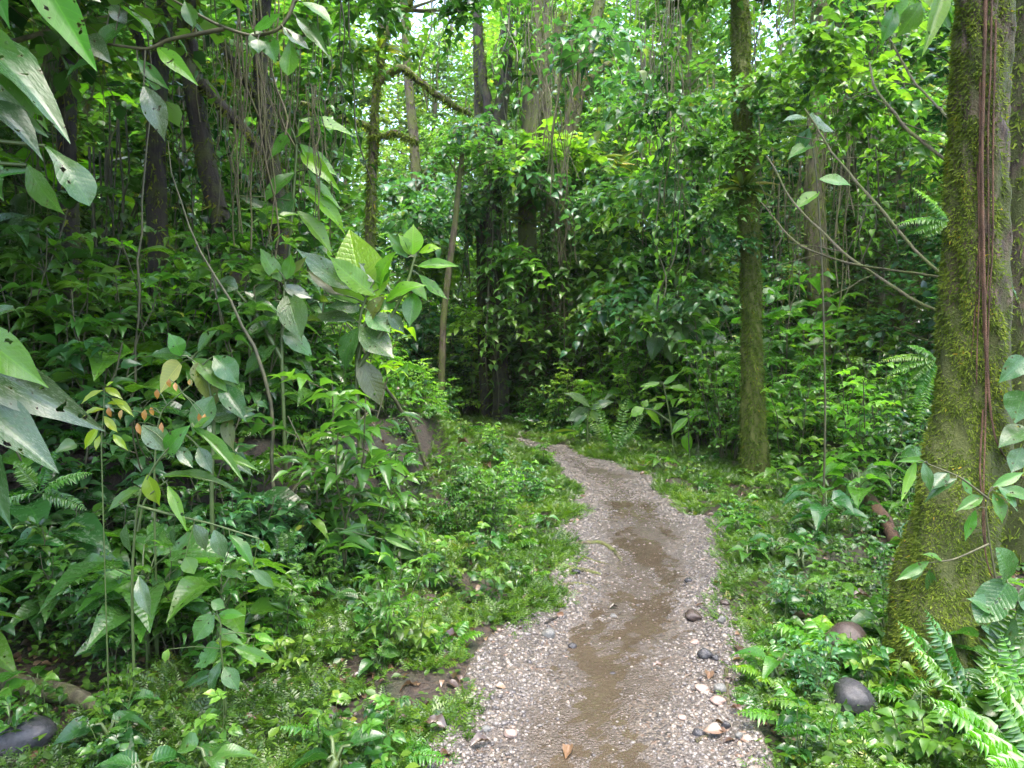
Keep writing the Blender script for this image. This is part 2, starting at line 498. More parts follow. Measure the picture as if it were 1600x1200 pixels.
# ------------------------------------------------------------------ object helpers
def tag(o, label=None, cat=None, group=None, kind=None):
    if label: o['label'] = label
    if cat: o['category'] = cat
    if group: o['group'] = group
    if kind: o['kind'] = kind
    return o


def empty(name, loc, rz=0., s=1.):
    o = bpy.data.objects.new(name, None); C.objects.link(o)
    o.empty_display_size = .1
    o.location = [float(q) for q in loc]; o.rotation_euler = (0, 0, rz); o.scale = (s, s, s)
    return o


def put(name, me, parent=None, mat4=None):
    o = bpy.data.objects.new(name, me); C.objects.link(o)
    if parent: o.parent = parent
    if mat4 is not None: o.matrix_local = mat4
    return o


def place(name, proto, label, cat, loc, rz=0., s=1., group=None):
    """a thing from a prototype (list of (part name, mesh)); a prototype with one mesh makes a thing of one mesh"""
    if len(proto) == 1:
        o = put(name, proto[0][1])
        o.location = [float(q) for q in loc]; o.rotation_euler = (0, 0, rz); o.scale = (s, s, s)
    else:
        o = empty(name, loc, rz, s)
        for pn, me in proto:
            c_ = put(pn, me, o)
            if pn == 'hanging_moss': c_['kind'] = 'stuff'
    return tag(o, label, cat, group)


# ------------------------------------------------------------------ plant generators
def twig_tubes(mb, O, Dv, L, droop, r):
    k = len(O)
    sv = np.array([0, .5, 1.])
    pts = O[:, None] + Dv[:, None] * (L[:, None] * sv)[..., None] - UP * (droop * L[:, None] * sv ** 2)[..., None]
    a = nz(np.cross(Dv, UP + .01)); b = np.cross(Dv, a)
    th = np.arange(3) / 3 * 2 * np.pi
    ring = np.cos(th)[None, :, None] * a[:, None] + np.sin(th)[None, :, None] * b[:, None]
    rr = r * np.array([1, .75, .35])
    V = pts[:, :, None] + ring[:, None] * rr[None, :, None, None]
    Q = []
    for i in range(2):
        for j in range(3): Q.append((i * 3 + j, i * 3 + (j + 1) % 3, i * 3 + 3 + (j + 1) % 3, i * 3 + 3 + j))
    Q = np.array(Q)
    mb.add(V, Q=(Q[None] + (np.arange(k) * 9)[:, None, None]).reshape(-1, 4))


def sprays(mbl, mbs, O, Dv, L, n, leaf, tpl=T_FAR, asp=.42, droop=.3, r=.004, tshift=0., flat=.35, size_fall=.35, hang=.25):
    """leafy twigs: leaves set alternately along each twig"""
    O = np.asarray(O, float); Dv = nz(Dv); k = len(O)
    L = np.broadcast_to(L, (k,)).astype(float)
    if mbs is not None: twig_tubes(mbs, O, Dv, L, droop, r)
    s = (np.arange(n) + .6) / n
    pts = O[:, None] + Dv[:, None] * (L[:, None] * s)[..., None] - UP * (droop * L[:, None] * s ** 2)[..., None]
    side = nz(np.cross(Dv, UP) + 1e-4)
    sg = np.where(np.arange(n) % 2 == 0, 1., -1.)
    D2 = (Dv[:, None] * .65 + side[:, None] * sg[None, :, None] * .85 - UP * hang + rng.normal(0, .28, (k, n, 3)))
    N2 = UP + rng.normal(0, flat, (k, n, 3)) + side[:, None] * sg[None, :, None] * .15
    ln = leaf * (.65 + .6 * rng.random((k, n))) * (1 - size_fall * s[None])
    ct = rng.random(k)[:, None] * .55 + rng.random((k, n)) * .35 + .2 * s[None] + tshift
    mbl.inst(tpl, pts.reshape(-1, 3), D2.reshape(-1, 3), N2.reshape(-1, 3), ln.ravel(), ln.ravel() * asp, np.clip(ct, 0, 1).ravel())


def rdirs(k, zlo=-.3, zhi=.8):
    a = rng.random(k) * 2 * np.pi; z = zlo + (zhi - zlo) * rng.random(k)
    q = np.sqrt(np.clip(1 - z * z, 0.05, 1))
    return np.c_[np.cos(a) * q, np.sin(a) * q, z]


def clump(mbl, mbs, c, size, ntw, n, leaf, **kw):
    d = rdirs(ntw, -.45, .75)
    O = c + d * size * .15 + rng.normal(0, size * .12, (ntw, 3))
    sprays(mbl, mbs, O, d, size * (.55 + .6 * rng.random(ntw)), n, leaf, **kw)


def wob(p0, p1, n, amp, seed=None):
    t = np.linspace(0, 1, n)[:, None]
    pts = p0 + (p1 - p0) * t
    ph = rng.random(6) * 6.28
    w = np.c_[np.sin(t[:, 0] * 5 + ph[0]) + .6 * np.sin(t[:, 0] * 11 + ph[1]), np.sin(t[:, 0] * 4.3 + ph[2]) + .6 * np.sin(t[:, 0] * 9 + ph[3]), np.zeros(n)]
    env = np.sin(np.clip(t, 0, 1) * np.pi * .5)
    return pts + w * amp * env


def strands(mb, O, L, r, tint=(.3, .8), wobble=.08):
    """hanging thin strands with little tufts"""
    for o, l in zip(O, L):
        n = max(3, int(l / .25))
        p = wob(o, o - UP * l + np.r_[rng.normal(0, .06, 2), 0], n, wobble)
        mb.tube(p, r * (.5 + rng.random()), 3, tint=tint[0] + (tint[1] - tint[0]) * rng.random(), cap=False)
        k = int(l * 16)
        idx = rng.integers(0, n, k)
        D = rng.normal(0, .5, (k, 3)) - UP
        mb.inst(T_BLADE, p[idx] + rng.normal(0, .03, (k, 3)), D, rng.normal(0, 1, (k, 3)), .05 + .12 * rng.random(k), .006 + .008 * rng.random(k), tint[0] + (tint[1] - tint[0]) * rng.random(k))


def make_bgtree(H, spread, ncl, leaf, mat, low=.12, r=.12, csize=.9, ntw=13, n=8, hang=10, bk='bark_bg', top=1.0):
    tr = MB(); fo = MB(); mo = MB()
    p = wob(np.zeros(3) - UP * .3, np.array([rng.normal(0, .6), rng.normal(0, .6), H * .92]), 16, .18)
    rad = np.linspace(r, r * .3, 16); rad[0] *= 1.5
    tr.tube(p, rad, 8, lump=.15, seed=rng.random() * 9)
    for i in range(ncl):
        t = low + (top - low) * (i + rng.random()) / ncl
        a = i * 2.4 + rng.normal(0, .4)
        rad_ = spread * (.25 + .75 * rng.random()) * (1.15 - .55 * t)
        j = t * 15
        q = np.array([np.interp(j, np.arange(16), p[:, c]) for c in range(3)])
        c = q + np.array([math.cos(a) * rad_, math.sin(a) * rad_, .25 * rad_ + rng.normal(0, .2)])
        tr.tube(wob(q - UP * .3 * rad_, c, 5, .06), np.linspace(r * .35 * (1.2 - t), .012, 5), 5, cap=False)
        clump(fo, tr, c, csize * (.7 + .6 * rng.random()), ntw, n, leaf, tshift=rng.normal(-.05, .14), droop=.35)
        if hang and rng.random() < .3:
            k = rng.integers(1, 3)
            strands(mo, c + rng.normal(0, .4, (k, 3)), .6 + 2. * rng.random(k) * min(1, c[2] / 3), .006)
    parts = [('trunk', tr.mesh('trunk', M[bk])), ('crown', fo.mesh('crown', M[mat]))]
    if mo.n: parts.append(('hanging_moss', mo.mesh('hanging_moss', M['hangmoss'])))
    return parts


def make_shrub(H, nst, leaf, mat, tpl=T_MID, asp=.36, n=8, ntw=7, tl=.4, spread=.5, stem='stem', r=.008, droop=.35, flat=.3):
    st = MB(); fo = MB()
    for i in range(nst):
        a = i * 2.4 + rng.random()
        top = np.array([math.cos(a) * spread * (.4 + .6 * rng.random()), math.sin(a) * spread * (.4 + .6 * rng.random()), H * (.6 + .45 * rng.random())])
        p = wob(np.array([top[0] * .15, top[1] * .15, -.1]), top, 8, .03 * H)
        st.tube(p, np.linspace(r, r * .5, 8), 5, cap=False)
        ts = .25 + .75 * (np.arange(ntw) + rng.random(ntw)) / ntw
        O = np.c_[[np.interp(ts * 7, np.arange(8), p[:, c]) for c in range(3)]].T
        aa = np.arange(ntw) * 2.4 + rng.random() * 6
        D = np.c_[np.cos(aa), np.sin(aa), .15 + .6 * ts]
        sprays(fo, st, O, D, tl * (.6 + .6 * rng.random(ntw)) * (1.15 - .4 * ts), n, leaf, tpl=tpl, asp=asp, droop=droop, r=r * .4, flat=flat)
    return [('stem', st.mesh('stem', M[stem])), ('foliage', fo.mesh('foliage', M[mat]))]


def make_broad(nl, L, mat, H=.35, tpl=T_OV, asp=.3, stem='gstem', pet=.5, lift=.5):
    """few big leaves on long petioles"""
    st = MB(); fo = MB()
    st.tube(wob(np.array([0, 0, -.1]), np.array([.03, .02, H]), 5, .02), .012, 6)
    for i in range(nl):
        a = i * 2.4 + rng.normal(0, .3)
        t = .35 + .65 * i / max(1, nl - 1)
        o = np.array([.03 * t, .02 * t, H * t])
        d = nz(np.array([math.cos(a), math.sin(a), lift + .5 * t]))
        e = o + d * L * pet * (.7 + .6 * rng.random())
        st.tube(np.array([o, (o + e) / 2 + UP * .02, e]), [.007, .005, .004], 4, cap=False)
        ld = np.array([[math.cos(a), math.sin(a), .05 + .45 * rng.random() - .25]])
        l = L * (.7 + .5 * rng.random())
        fo.inst(tpl, e[None], ld, (UP + rng.normal(0, .25, 3))[None], l, l * asp, .2 + .6 * rng.random())
    return [('stem', st.mesh('stem', M[stem])), ('foliage', fo.mesh('foliage', M[mat]))]


def frond_into(mbl, mbs, o, d, L, droop, npin, pinL, pasp=.16, r=.004, tint=.5, up=UP):
    s = np.linspace(0, 1, npin)
    d = nz(d)
    pts = o + d * (L * s)[:, None] - UP * (droop * L * s ** 2)[:, None]
    tg = nz(np.gradient(pts, axis=0))
    side = nz(np.cross(tg, up))
    nrm = np.cross(side, tg)
    mbs.tube(pts[::2] if npin > 8 else pts, np.linspace(r, r * .3, len(pts[::2] if npin > 8 else pts)), 3, cap=False)
    prof = np.sin(np.pi * np.clip(s * .92 + .12, 0, 1)) ** .75
    for sg in (1, -1):
        m = s > .1
        D = side[m] * sg + tg[m] * .35 + rng.normal(0, .08, (m.sum(), 3)) - UP * .12
        N = nrm[m] + rng.normal(0, .18, (m.sum(), 3))
        ln = pinL * prof[m] * (.9 + .2 * rng.random(m.sum()))
        mbl.inst(T_PIN4, pts[m], D, N, ln, np.maximum(ln * pasp, .002), np.clip(tint + rng.normal(0, .12, m.sum()) + .25 * (s[m] - .5), 0, 1))


T_PIN4 = leaf_tpl('lance', 3, 1, arch=.04, fold=.25, droop=.18)


def make_fern(nf, L, mat, npin=24, pinL=.12, lift=.9, droop=.55, pasp=.16):
    st = MB(); fo = MB()
    for i in range(nf):
        a = i * 2.4 + rng.normal(0, .35)
        lf = lift * (.6 + .8 * rng.random())
        frond_into(fo, st, np.array([0, 0, .0]), np.array([math.cos(a), math.sin(a), lf]), L * (.65 + .5 * rng.random()), droop * (.7 + .6 * rng.random()), npin, pinL, pasp, tint=.2 + .6 * rng.random())
    return [('stem', st.mesh('stem', M['gstem'])), ('fronds', fo.mesh('fronds', M[mat]))]


def make_rosette(nl, L, mat, asp=.06, lift=.7):
    fo = MB()
    a = np.arange(nl) * 2.4 + rng.random(nl) * .4
    lf = lift * (.3 + 1.4 * rng.random(nl))
    D = np.c_[np.cos(a), np.sin(a), lf]
    l = L * (.6 + .5 * rng.random(nl))
    fo.inst(T_STRAP, np.zeros((nl, 3)), D, np.tile(UP, (nl, 1)) + rng.normal(0, .1, (nl, 3)), l, l * asp, rng.random(nl))
    return [('foliage', fo.mesh('foliage', M[mat]))]


def make_vine(H, mat, leaf, nst=4, n=26, bare=.2, spread=.25, tpl=T_MID):
    """hanging curtain, origin at its top"""
    st = MB(); fo = MB()
    for i in range(nst):
        a = rng.random() * 6.28
        l = H * (.5 + .5 * rng.random())
        o = np.array([math.cos(a) * spread * rng.random(), math.sin(a) * spread * rng.random(), 0.])
        p = wob(o, o - UP * l + np.r_[rng.normal(0, .1, 2), 0], 12, .07)
        st.tube(p, .006 + .006 * rng.random(), 4, cap=False)
        m = int(n * (.6 + .8 * rng.random()))
        u = bare + (1 - bare) * rng.random(m)
        q = np.c_[[np.interp(u * 11, np.arange(12), p[:, c]) for c in range(3)]].T
        d = rdirs(m, -.6, .2)
        fo.inst(tpl, q + d * .03, d - UP * .35, UP + d * .4 + rng.normal(0, .25, (m, 3)), leaf * (.6 + .7 * rng.random(m)), leaf * .33 * (.6 + .7 * rng.random(m)), rng.random(m))
    return [('stem', st.mesh('stem', M['stem'])), ('foliage', fo.mesh('foliage', M[mat]))]


def make_roots(H, nst):
    st = MB()
    for i in range(nst):
        l = H * (.4 + .6 * rng.random())
        o = np.r_[rng.normal(0, .12, 2), 0]
        st.tube(wob(o, o - UP * l + np.r_[rng.normal(0, .12, 2), 0], 10, .08), .005 + .009 * rng.random() ** 2, 4, tint=rng.random(), cap=False)
    return [('strands', st.mesh('strands', M['bark_pale']))]


# ------------------------------------------------------------------ setting: ground, path, puddle
def axis(lo, hi, f0, f1, fine, growth=1.35):
    a = list(np.arange(f0, f1 + 1e-6, fine))
    st = fine; v = f0
    left = []
    while v > lo:
        st *= growth; v -= st; left.append(v)
    st = fine; v = f1; right = []
    while v < hi:
        st *= growth; v += st; right.append(v)
    return np.array(left[::-1] + a + right)


gx = axis(-300, 300, -5.5, 6.5, .07); gy = axis(-250, 500, 1.5, 18, .08)
X, Y = np.meshgrid(gx, gy)
Z = h(X, Y)
nxg, nyg = len(gx), len(gy)
ii = np.arange(nyg - 1)[:, None] * nxg + np.arange(nxg - 1)[None]
Q = np.stack([ii, ii + 1, ii + nxg + 1, ii + nxg], -1).reshape(-1, 4)
g = MB(); g.add(np.stack([X, Y, Z], -1).reshape(-1, 3), Q=Q)
tag(put('ground', g.mesh('ground', M['soil'])), kind='structure')

yy = np.concatenate([np.arange(-2, 7, .035), np.arange(7, 15.2, .09)])
uu = np.linspace(-1, 1, 49)
hw = HW(yy)
PX = cx(yy)[:, None] + uu[None] * (hw[:, None] + .12)
PY = np.repeat(yy[:, None], 49, 1)
PZ = hpath(PX, PY) + .004
edge = np.abs(uu) > .93
PZ[:, edge] = np.minimum(PZ[:, edge], h(PX, PY)[:, edge] - .03)
ii = np.arange(len(yy) - 1)[:, None] * 49 + np.arange(48)[None]
Q = np.stack([ii, ii + 1, ii + 50, ii + 49], -1).reshape(-1, 4)
g = MB(); g.add(np.stack([PX, PY, PZ], -1).reshape(-1, 3), Q=Q, UV=np.stack([np.repeat(yy[:, None], 49, 1), np.repeat(uu[None], len(yy), 0)], -1))
tag(put('path', g.mesh('path', M['path'])), kind='structure')

# shallow muddy water lying in the low places of the path
w = MB()
yy2 = np.arange(2.3, 7.6, .1)
PX = cx(yy2)[:, None] + np.linspace(-.38, .38, 9)[None] + .1 * np.sin(yy2 * 1.7)[:, None]
V = np.stack([PX, np.repeat(yy2[:, None], 9, 1), np.full_like(PX, .005)], -1)
ii = np.arange(len(yy2) - 1)[:, None] * 9 + np.arange(8)[None]
w.add(V.reshape(-1, 3), Q=np.stack([ii, ii + 1, ii + 10, ii + 9], -1).reshape(-1, 4))
tag(put('water', w.mesh('water', M['water'])), kind='structure')

# ------------------------------------------------------------------ gravel (stuff)
t = (1 + 5 ** .5) / 2
ICO_V = nz(np.array([(-1, t, 0), (1, t, 0), (-1, -t, 0), (1, -t, 0), (0, -1, t), (0, 1, t), (0, -1, -t), (0, 1, -t), (t, 0, -1), (t, 0, 1), (-t, 0, -1), (-t, 0, 1)], float))
ICO_T = np.array([(0, 11, 5), (0, 5, 1), (0, 1, 7), (0, 7, 10), (0, 10, 11), (1, 5, 9), (5, 11, 4), (11, 10, 2), (10, 7, 6), (7, 1, 8), (3, 9, 4), (3, 4, 2), (3, 2, 6), (3, 6, 8), (3, 8, 9), (4, 9, 5), (2, 4, 11), (6, 2, 10), (8, 6, 7), (9, 8, 1)])


def pebbles(mb, x, y, z, s, tint):
    k = len(x)
    V = ICO_V[None] * (1 + rng.normal(0, .13, (k, 12, 1)))
    sc3 = s[:, None] * (1 + rng.normal(0, .22, (k, 3))) * np.array([1.15, .9, .62])
    V = V * sc3[:, None]
    a = rng.random(k) * 6.28; ca, sa = np.cos(a), np.sin(a)
    Vx = V[..., 0] * ca[:, None] - V[..., 1] * sa[:, None]; Vy = V[..., 0] * sa[:, None] + V[..., 1] * ca[:, None]
    V = np.stack([Vx, Vy, V[..., 2]], -1) + np.stack([x, y, z], -1)[:, None]
    T = (ICO_T[None] + (np.arange(k) * 12)[:, None, None]).reshape(-1, 3)
    mb.add(V, T=T, tint=np.repeat(tint, 12))


g = MB()
k = 62000
gyv = 2.2 + 12.5 * rng.random(k) ** 2.0
gu = rng.uniform(-1, 1, k); gu = np.sign(gu) * np.abs(gu) ** .75
gxv = cx(gyv) + gu * (HW(gyv) + .05)
wet = (np.abs(gu) < .45) & (snoise(gxv, gyv, 5.2) < .35) & (gyv < 7.5)
keep = (~wet | (rng.random(k) < .22)) & (snoise(gxv, gyv, 2.2, 5.) + .9 * np.abs(gu) > -.25 + .45 * (rng.random(k) - .5))
gxv, gyv, gu = gxv[keep], gyv[keep], gu[keep]
s = .0032 + .011 * rng.random(len(gxv)) ** 4.5 * (.35 + .65 * np.abs(gu)) + .0005 * gyv
gz = np.maximum(hpath(gxv, gyv), np.where(np.abs(gu) > .93, -.02, -1)) + s * .22
tt = np.clip(rng.beta(2.2, 1.4, len(gxv)), 0, 1)
pebbles(g, gxv, gyv, gz, s, tt)
k = 1500
gyv = 2.2 + 9 * rng.random(k) ** 1.6; gu = np.sign(rng.uniform(-1, 1, k)) * (.55 + .5 * rng.random(k)); gxv = cx(gyv) + gu * HW(gyv)
keep = snoise(gxv, gyv, 1.6, 4.) > -.1; gxv, gyv, gu = gxv[keep], gyv[keep], gu[keep]
s = .008 + .012 * rng.random(len(gxv)) ** 2
pebbles(g, gxv, gyv, np.maximum(hpath(gxv, gyv), np.where(np.abs(gu) > .9, h(gxv, gyv), -1)) + s * .2, s, np.clip(rng.beta(1.8, 1.5, len(gxv)), 0, 1))
o = put('gravel', g.mesh('gravel', M['gravel'])); tag(o, 'loose cream and grey gravel strewn over the trail', 'gravel', kind='stuff')

# ------------------------------------------------------------------ ground cover (stuff): tiny ferny spikemoss + small leaves
g = MB()
pv, pq, puv = [], [], []
m_ = 0
for i in range(6):
    y0 = .12 + .15 * i; ln = .42 * (1 - .1 * i) * (.55 if i == 0 else 1) * (1 - .09 * i)
    for sg in (1, -1):
        V = np.array([(0, y0, 0), (sg * ln * .55, y0 + .02, .02), (sg * ln * 1.1, y0 + .16, -.05), (sg * ln * .45, y0 + .13, .02)])
        pv.append(V); pq.append([(m_, m_ + 1, m_ + 2, m_ + 3)]); puv.append(np.full((4, 2), .3)); m_ += 4
T_SEL = (np.vstack(pv), np.vstack(pq), np.vstack(puv))


def cover(k, ylo, yhi, side, wmax, lens, pw=1.6):
    y = ylo + (yhi - ylo) * rng.random(k) ** pw
    d = HW(y) - .05 + wmax * rng.random(k) ** 1.25
    x = cx(y) + side * d
    patch = snoise(x, y, 2.6, 7. + side) + .5 * snoise(x, y, 7., 1.)
    kp = patch > -.12 + .7 * (rng.random(k) - .5) - .25 * (d > .9 + HW(y))
    x, y = x[kp], y[kp]; n = len(x)
    z = h(x, y)
    a = rng.random(n) * 6.28
    D = np.c_[np.cos(a), np.sin(a), .25 + .9 * rng.random(n)]
    l = (lens[0] + (lens[1] - lens[0]) * rng.random(n) ** 1.5) * (1 + .04 * y)
    pt = np.clip(.45 + .3 * snoise(x, y, 1.9, 3.) + rng.normal(0, .2, n), 0, 1)
    g.inst(T_SEL, np.c_[x, y, z + .01 * rng.random(n)], D, UP + rng.normal(0, .3, (n, 3)), l, l * (.8 + .4 * rng.random(n)), pt)


cover(44000, 2.1, 11, -1, 1.6, (.03, .085))
cover(26000, 2.1, 12, 1, 1.0, (.03, .085))
cover(9000, 8, 19, -1, 1.8, (.05, .10), 1.)
cover(14000, 6, 19, 1, 2.0, (.05, .11), 1.)


def cover_leaves(k, x, y, lens):
    z = h(x, y); n = len(x)
    a = rng.random(n) * 6.28
    D = np.c_[np.cos(a), np.sin(a), .1 + .5 * rng.random(n)]
    l = lens[0] + (lens[1] - lens[0]) * rng.random(n) ** 2
    g.inst(T_FAR, np.c_[x, y, z + .01 + .09 * rng.random(n) ** 2], D, UP + rng.normal(0, .35, (n, 3)), l, l * .38, np.clip(rng.normal(.4, .25, n), 0, 1))


k = 60000
y = 2.2 + 20 * rng.random(k) ** 1.4
x = (rng.uniform(-500, 2100, k) - 800) / F * y
ok = (np.abs(x - cx(y)) > HW(y) + .04) & ~((x < cx(y)) & (x > cx(y) - 2.2) & (rng.random(len(x)) < .6))
cover_leaves(k, x[ok], y[ok], (.022, .06))
o = put('ground_cover', g.mesh('ground_cover', M['cover'])); tag(o, 'low bright green spikemoss and seedlings carpeting both verges of the trail', 'ground cover', kind='stuff')

# leaf litter (stuff)
g = MB()
k = 7000
y = 2.2 + 12 * rng.random(k) ** 1.4
x = (rng.uniform(-150, 1750, k) - 800) / F * y
ok = np.abs(x - cx(y)) > HW(y) * (.72 + .5 * rng.random(k))
x, y = x[ok], y[ok]; n = len(x)
a = rng.random(n) * 6.28
l = .03 + .05 * rng.random(n) ** 1.5
g.inst(T_MID, np.c_[x, y, np.where(np.abs(x - cx(y)) < HW(y), np.maximum(h(x, y), hpath(x, y)), h(x, y)) + .012], np.c_[np.cos(a), np.sin(a), rng.normal(0, .15, n)], UP + rng.normal(0, .3, (n, 3)), l, l * .33, rng.random(n) ** 1.5)
o = put('leaf_litter', g.mesh('leaf_litter', M['deadleaf'])); tag(o, 'brown rotting leaves lying among the ground plants', 'leaf litter', kind='stuff')


# ------------------------------------------------------------------ trees told apart in the photo
def px_line(pts, ground=True, n=26):
    """trunk line from photo positions (px, py, Y, radius px), base first"""
    W = np.array([P(a, b, Y) for a, b, Y, r in pts]); r = np.array([q[3] * q[2] / F for q in pts])
    if ground:
        W[0, 2] = h(W[0, 0], W[0, 1]) - .12
    d = np.r_[0, np.cumsum(np.linalg.norm(np.diff(W, axis=0), axis=1))]
    s = np.linspace(0, d[-1], n)
    L = np.c_[[np.interp(s, d, W[:, i]) for i in range(3)]].T
    for _ in range(2): L[1:-1] = .25 * L[:-2] + .5 * L[1:-1] + .25 * L[2:]
    return L, np.interp(s, d, r)


def moss_on(mb, L, r, k, ln=(.012, .04), bias=None, amt=1., low=1., wid=.0035, rk=1.0, out=.55):
    n = len(L)
    u = rng.random(k) ** low * (n - 1)
    q = np.c_[[np.interp(u, np.arange(n), L[:, c]) for c in range(3)]].T
    rr = np.interp(u, np.arange(n), r)
    a = rng.random(k) * 6.28
    N = np.c_[np.cos(a), np.sin(a), np.zeros(k)]
    patch = .55 + .22 * np.sin(a * 2 + u * .9) + .2 * np.sin(a * 5 - u * 2.7 + 1) + .2 * np.sin(a * 9 + u * 5.1) + .25 * np.sin(a * 3 + u * 8.3 + 2)
    pr = patch * amt
    if bias is not None: pr = pr * np.clip(.45 + .75 * (N @ np.asarray(bias)), .04, 1.3)
    kp = rng.random(k) < pr
    q, rr, N, u = q[kp], rr[kp], N[kp], u[kp]; m = len(q)
    D = N * out + UP * -.55 + rng.normal(0, .35, (m, 3))
    l = ln[0] + (ln[1] - ln[0]) * rng.random(m) ** 1.6
    mb.inst(T_BLADE, q + N * (rr * rk)[:, None] * .98, D, N + rng.normal(0, .4, (m, 3)), l, wid * (.6 + .9 * rng.random(m)) * (1 + l * 8), np.clip(.3 + .35 * patch[kp] + rng.normal(0, .16, m), 0, 1))


def moss_surface(mb, ring, ctr, k, ln, bias, amt, low, wid):
    n, m, _ = ring.shape
    i = np.minimum((rng.random(k) ** low * (n - 1)).astype(int), n - 2); j = rng.integers(0, m, k); fu = rng.random((k, 1)); fv = rng.random((k, 1))
    j2 = (j + 1) % m
    q = (ring[i, j] * (1 - fv) + ring[i, j2] * fv) * (1 - fu) + (ring[i + 1, j] * (1 - fv) + ring[i + 1, j2] * fv) * fu
    N = nz(q - ctr[i, 0]); a = np.arctan2(N[:, 1], N[:, 0]); u = q[:, 2]
    patch = .55 + .2 * np.sin(a * 2 + u * 3.1) + .2 * np.sin(a * 5 - u * 7.7 + 1) + .2 * np.sin(a * 9 + u * 15.1) + .25 * np.sin(a * 3 + u * 23.3 + 2)
    pr = patch * amt * np.clip(.45 + .75 * (N @ np.asarray(bias)), .04, 1.3) + .35 * np.clip(1.2 - u, 0, 1)
    kp = rng.random(k) < pr
    q, N, patch = q[kp], N[kp], patch[kp]; c = len(q)
    D = N * .45 - UP * .6 + rng.normal(0, .38, (c, 3))
    l = ln[0] + (ln[1] - ln[0]) * rng.random(c) ** 1.6
    mb.inst(T_BLADE, q - N * .002, D, N + rng.normal(0, .4, (c, 3)), l, wid * (.6 + .9 * rng.random(c)), np.clip(.25 + .4 * patch + rng.normal(0, .17, c), 0, 1))


def hero_tree(name, label, pts, bk, moss=0, mosskw=None, crown=None, group=None, limbs=(), k=20, lump=.12, ext=None, cat='tree', rs=1.):
    L, r = px_line(pts); r = r * rs
    if ext is not None:                                 # trunk goes on above the picture
        e = L[-1] + np.array(ext); LL = wob(L[-1], e, 8, .05)[1:]
        L = np.vstack([L, LL]); r = np.r_[r, np.linspace(r[-1], r[-1] * .6, 7)]
    base = L[0].copy(); root = empty(name, base); tag(root, label, cat, group)
    t = MB(); real = None
    if k >= 24:
        ss = np.linspace(0, len(L) - 1, 240); Lf = np.c_[[np.interp(ss, np.arange(len(L)), L[:, c]) for c in range(3)]].T
        t.tube(Lf - base, np.interp(ss, np.arange(len(L)), r), 80, lump=lump, seed=R.random() * 9)
        V = t.v[0]; nk = 240 * 80
        ring = V[:nk].reshape(240, 80, 3); ctr = ring.mean(1, keepdims=True); dv = ring - ctr; rr_ = np.linalg.norm(dv, axis=2)
        a_ = np.arange(80) / 80 * 2 * np.pi; z_ = (Lf[:, 2])[:, None]
        cu = np.zeros((240, 80))
        for q in range(26):
            fa = rng.integers(1, 12); fz = rng.uniform(2, 34); cu += np.sin(fa * a_[None] + fz * z_ + rng.random() * 6.28) * np.cos((fz * .7) * z_ - fa * .5 * a_[None].round(0) * 0 + rng.random() * 6.28) / (1 + .05 * fz)
        cu += .5 * np.abs(np.sin(7 * a_[None] + .5 * np.sin(z_ * 1.1))) - .25
        real = (ctr + dv * (1 + (.0075 * cu / np.maximum(rr_, .03) * .55))[..., None], ctr)
        t.v[0][:nk] = real[0].reshape(-1, 3)
    else: t.tube(L - base, r, k, lump=lump, seed=R.random() * 9)
    fo = MB()
    for lb in limbs:
        l2, r2 = px_line(lb, ground=False, n=14)
        l2[1:-1] += rng.normal(0, .008, (12, 3)) * l2[1:-1, 1:2] * .15
        t.tube(l2 - base, r2, 6)
    if crown:
        top = L[-1]
        for i in range(crown['n']):
            a = i * 2.4; rad = crown['r'] * (.2 + .8 * R.random())
            c = top + np.array([math.cos(a) * rad, math.sin(a) * rad, (R.random() - .35) * crown['h']])
            t.tube(wob(L[-3], c, 6, .08) - base, np.linspace(r[-1] * .5, .012, 6), 5, cap=False)
            clump(fo, t, c - base, crown.get('size', .9), crown.get('tw', 16), 9, crown['leaf'])
    put('trunk', t.mesh('trunk', M[bk]), root)
    if fo.n: put('crown', fo.mesh('crown', M[crown.get('mat', 'dark')]), root)
    if moss:
        m = MB()
        if real: moss_surface(m, real[0], real[1], moss, **mosskw)
        else: moss_on(m, L - base, r, moss, **(mosskw or {}))
        for lb in limbs:
            l2, r2 = px_line(lb, ground=False, n=14)
            moss_on(m, l2 - base, r2, moss // 6, **{**(mosskw or {}), 'bias': None})
        tag(put('moss', m.mesh('moss', M['moss']), root), kind='stuff')
    return L, r


big_L, big_r = hero_tree('mossy_tree', 'thick moss-covered tree trunk standing at the right edge with brown roots down its front',
    [(1450, 1090, 3.3, 80), (1462, 960, 3.42, 76), (1482, 860, 3.55, 76), (1506, 740, 3.68, 73), (1518, 640, 3.76, 64), (1522, 540, 3.8, 59), (1524, 430, 3.8, 54), (1527, 300, 3.8, 50), (1533, 120, 3.8, 46), (1537, -40, 3.8, 44)],
    'bark_moss', 210000, dict(ln=(.008, .030), bias=(-.95, -.15, 0), amt=1.9, low=1.6, wid=.0036),
    dict(n=16, r=2.6, h=3., leaf=.17, size=1.0, tw=14), k=40, lump=.10, ext=(.25, .1, 3.6), rs=.82)
slim_L, slim_r = hero_tree('mossy_tree', 'slim straight tree with shaggy olive moss on its trunk right of the path',
    [(1180, 752, 8.7, 28), (1179, 700, 8.7, 21), (1176, 600, 8.7, 18), (1175, 480, 8.7, 16), (1168, 330, 8.7, 16), (1160, 180, 8.7, 15), (1155, -30, 8.7, 15)],
    'bark_slim', 42000, dict(ln=(.015, .06), bias=(-.3, -.6, 0), amt=2.2, low=1.05, wid=.007),
    dict(n=6, r=2.0, h=2.5, leaf=.18, size=.8, tw=12, mat='mid'), k=24, ext=(-.1, .2, 3.0), rs=.9)
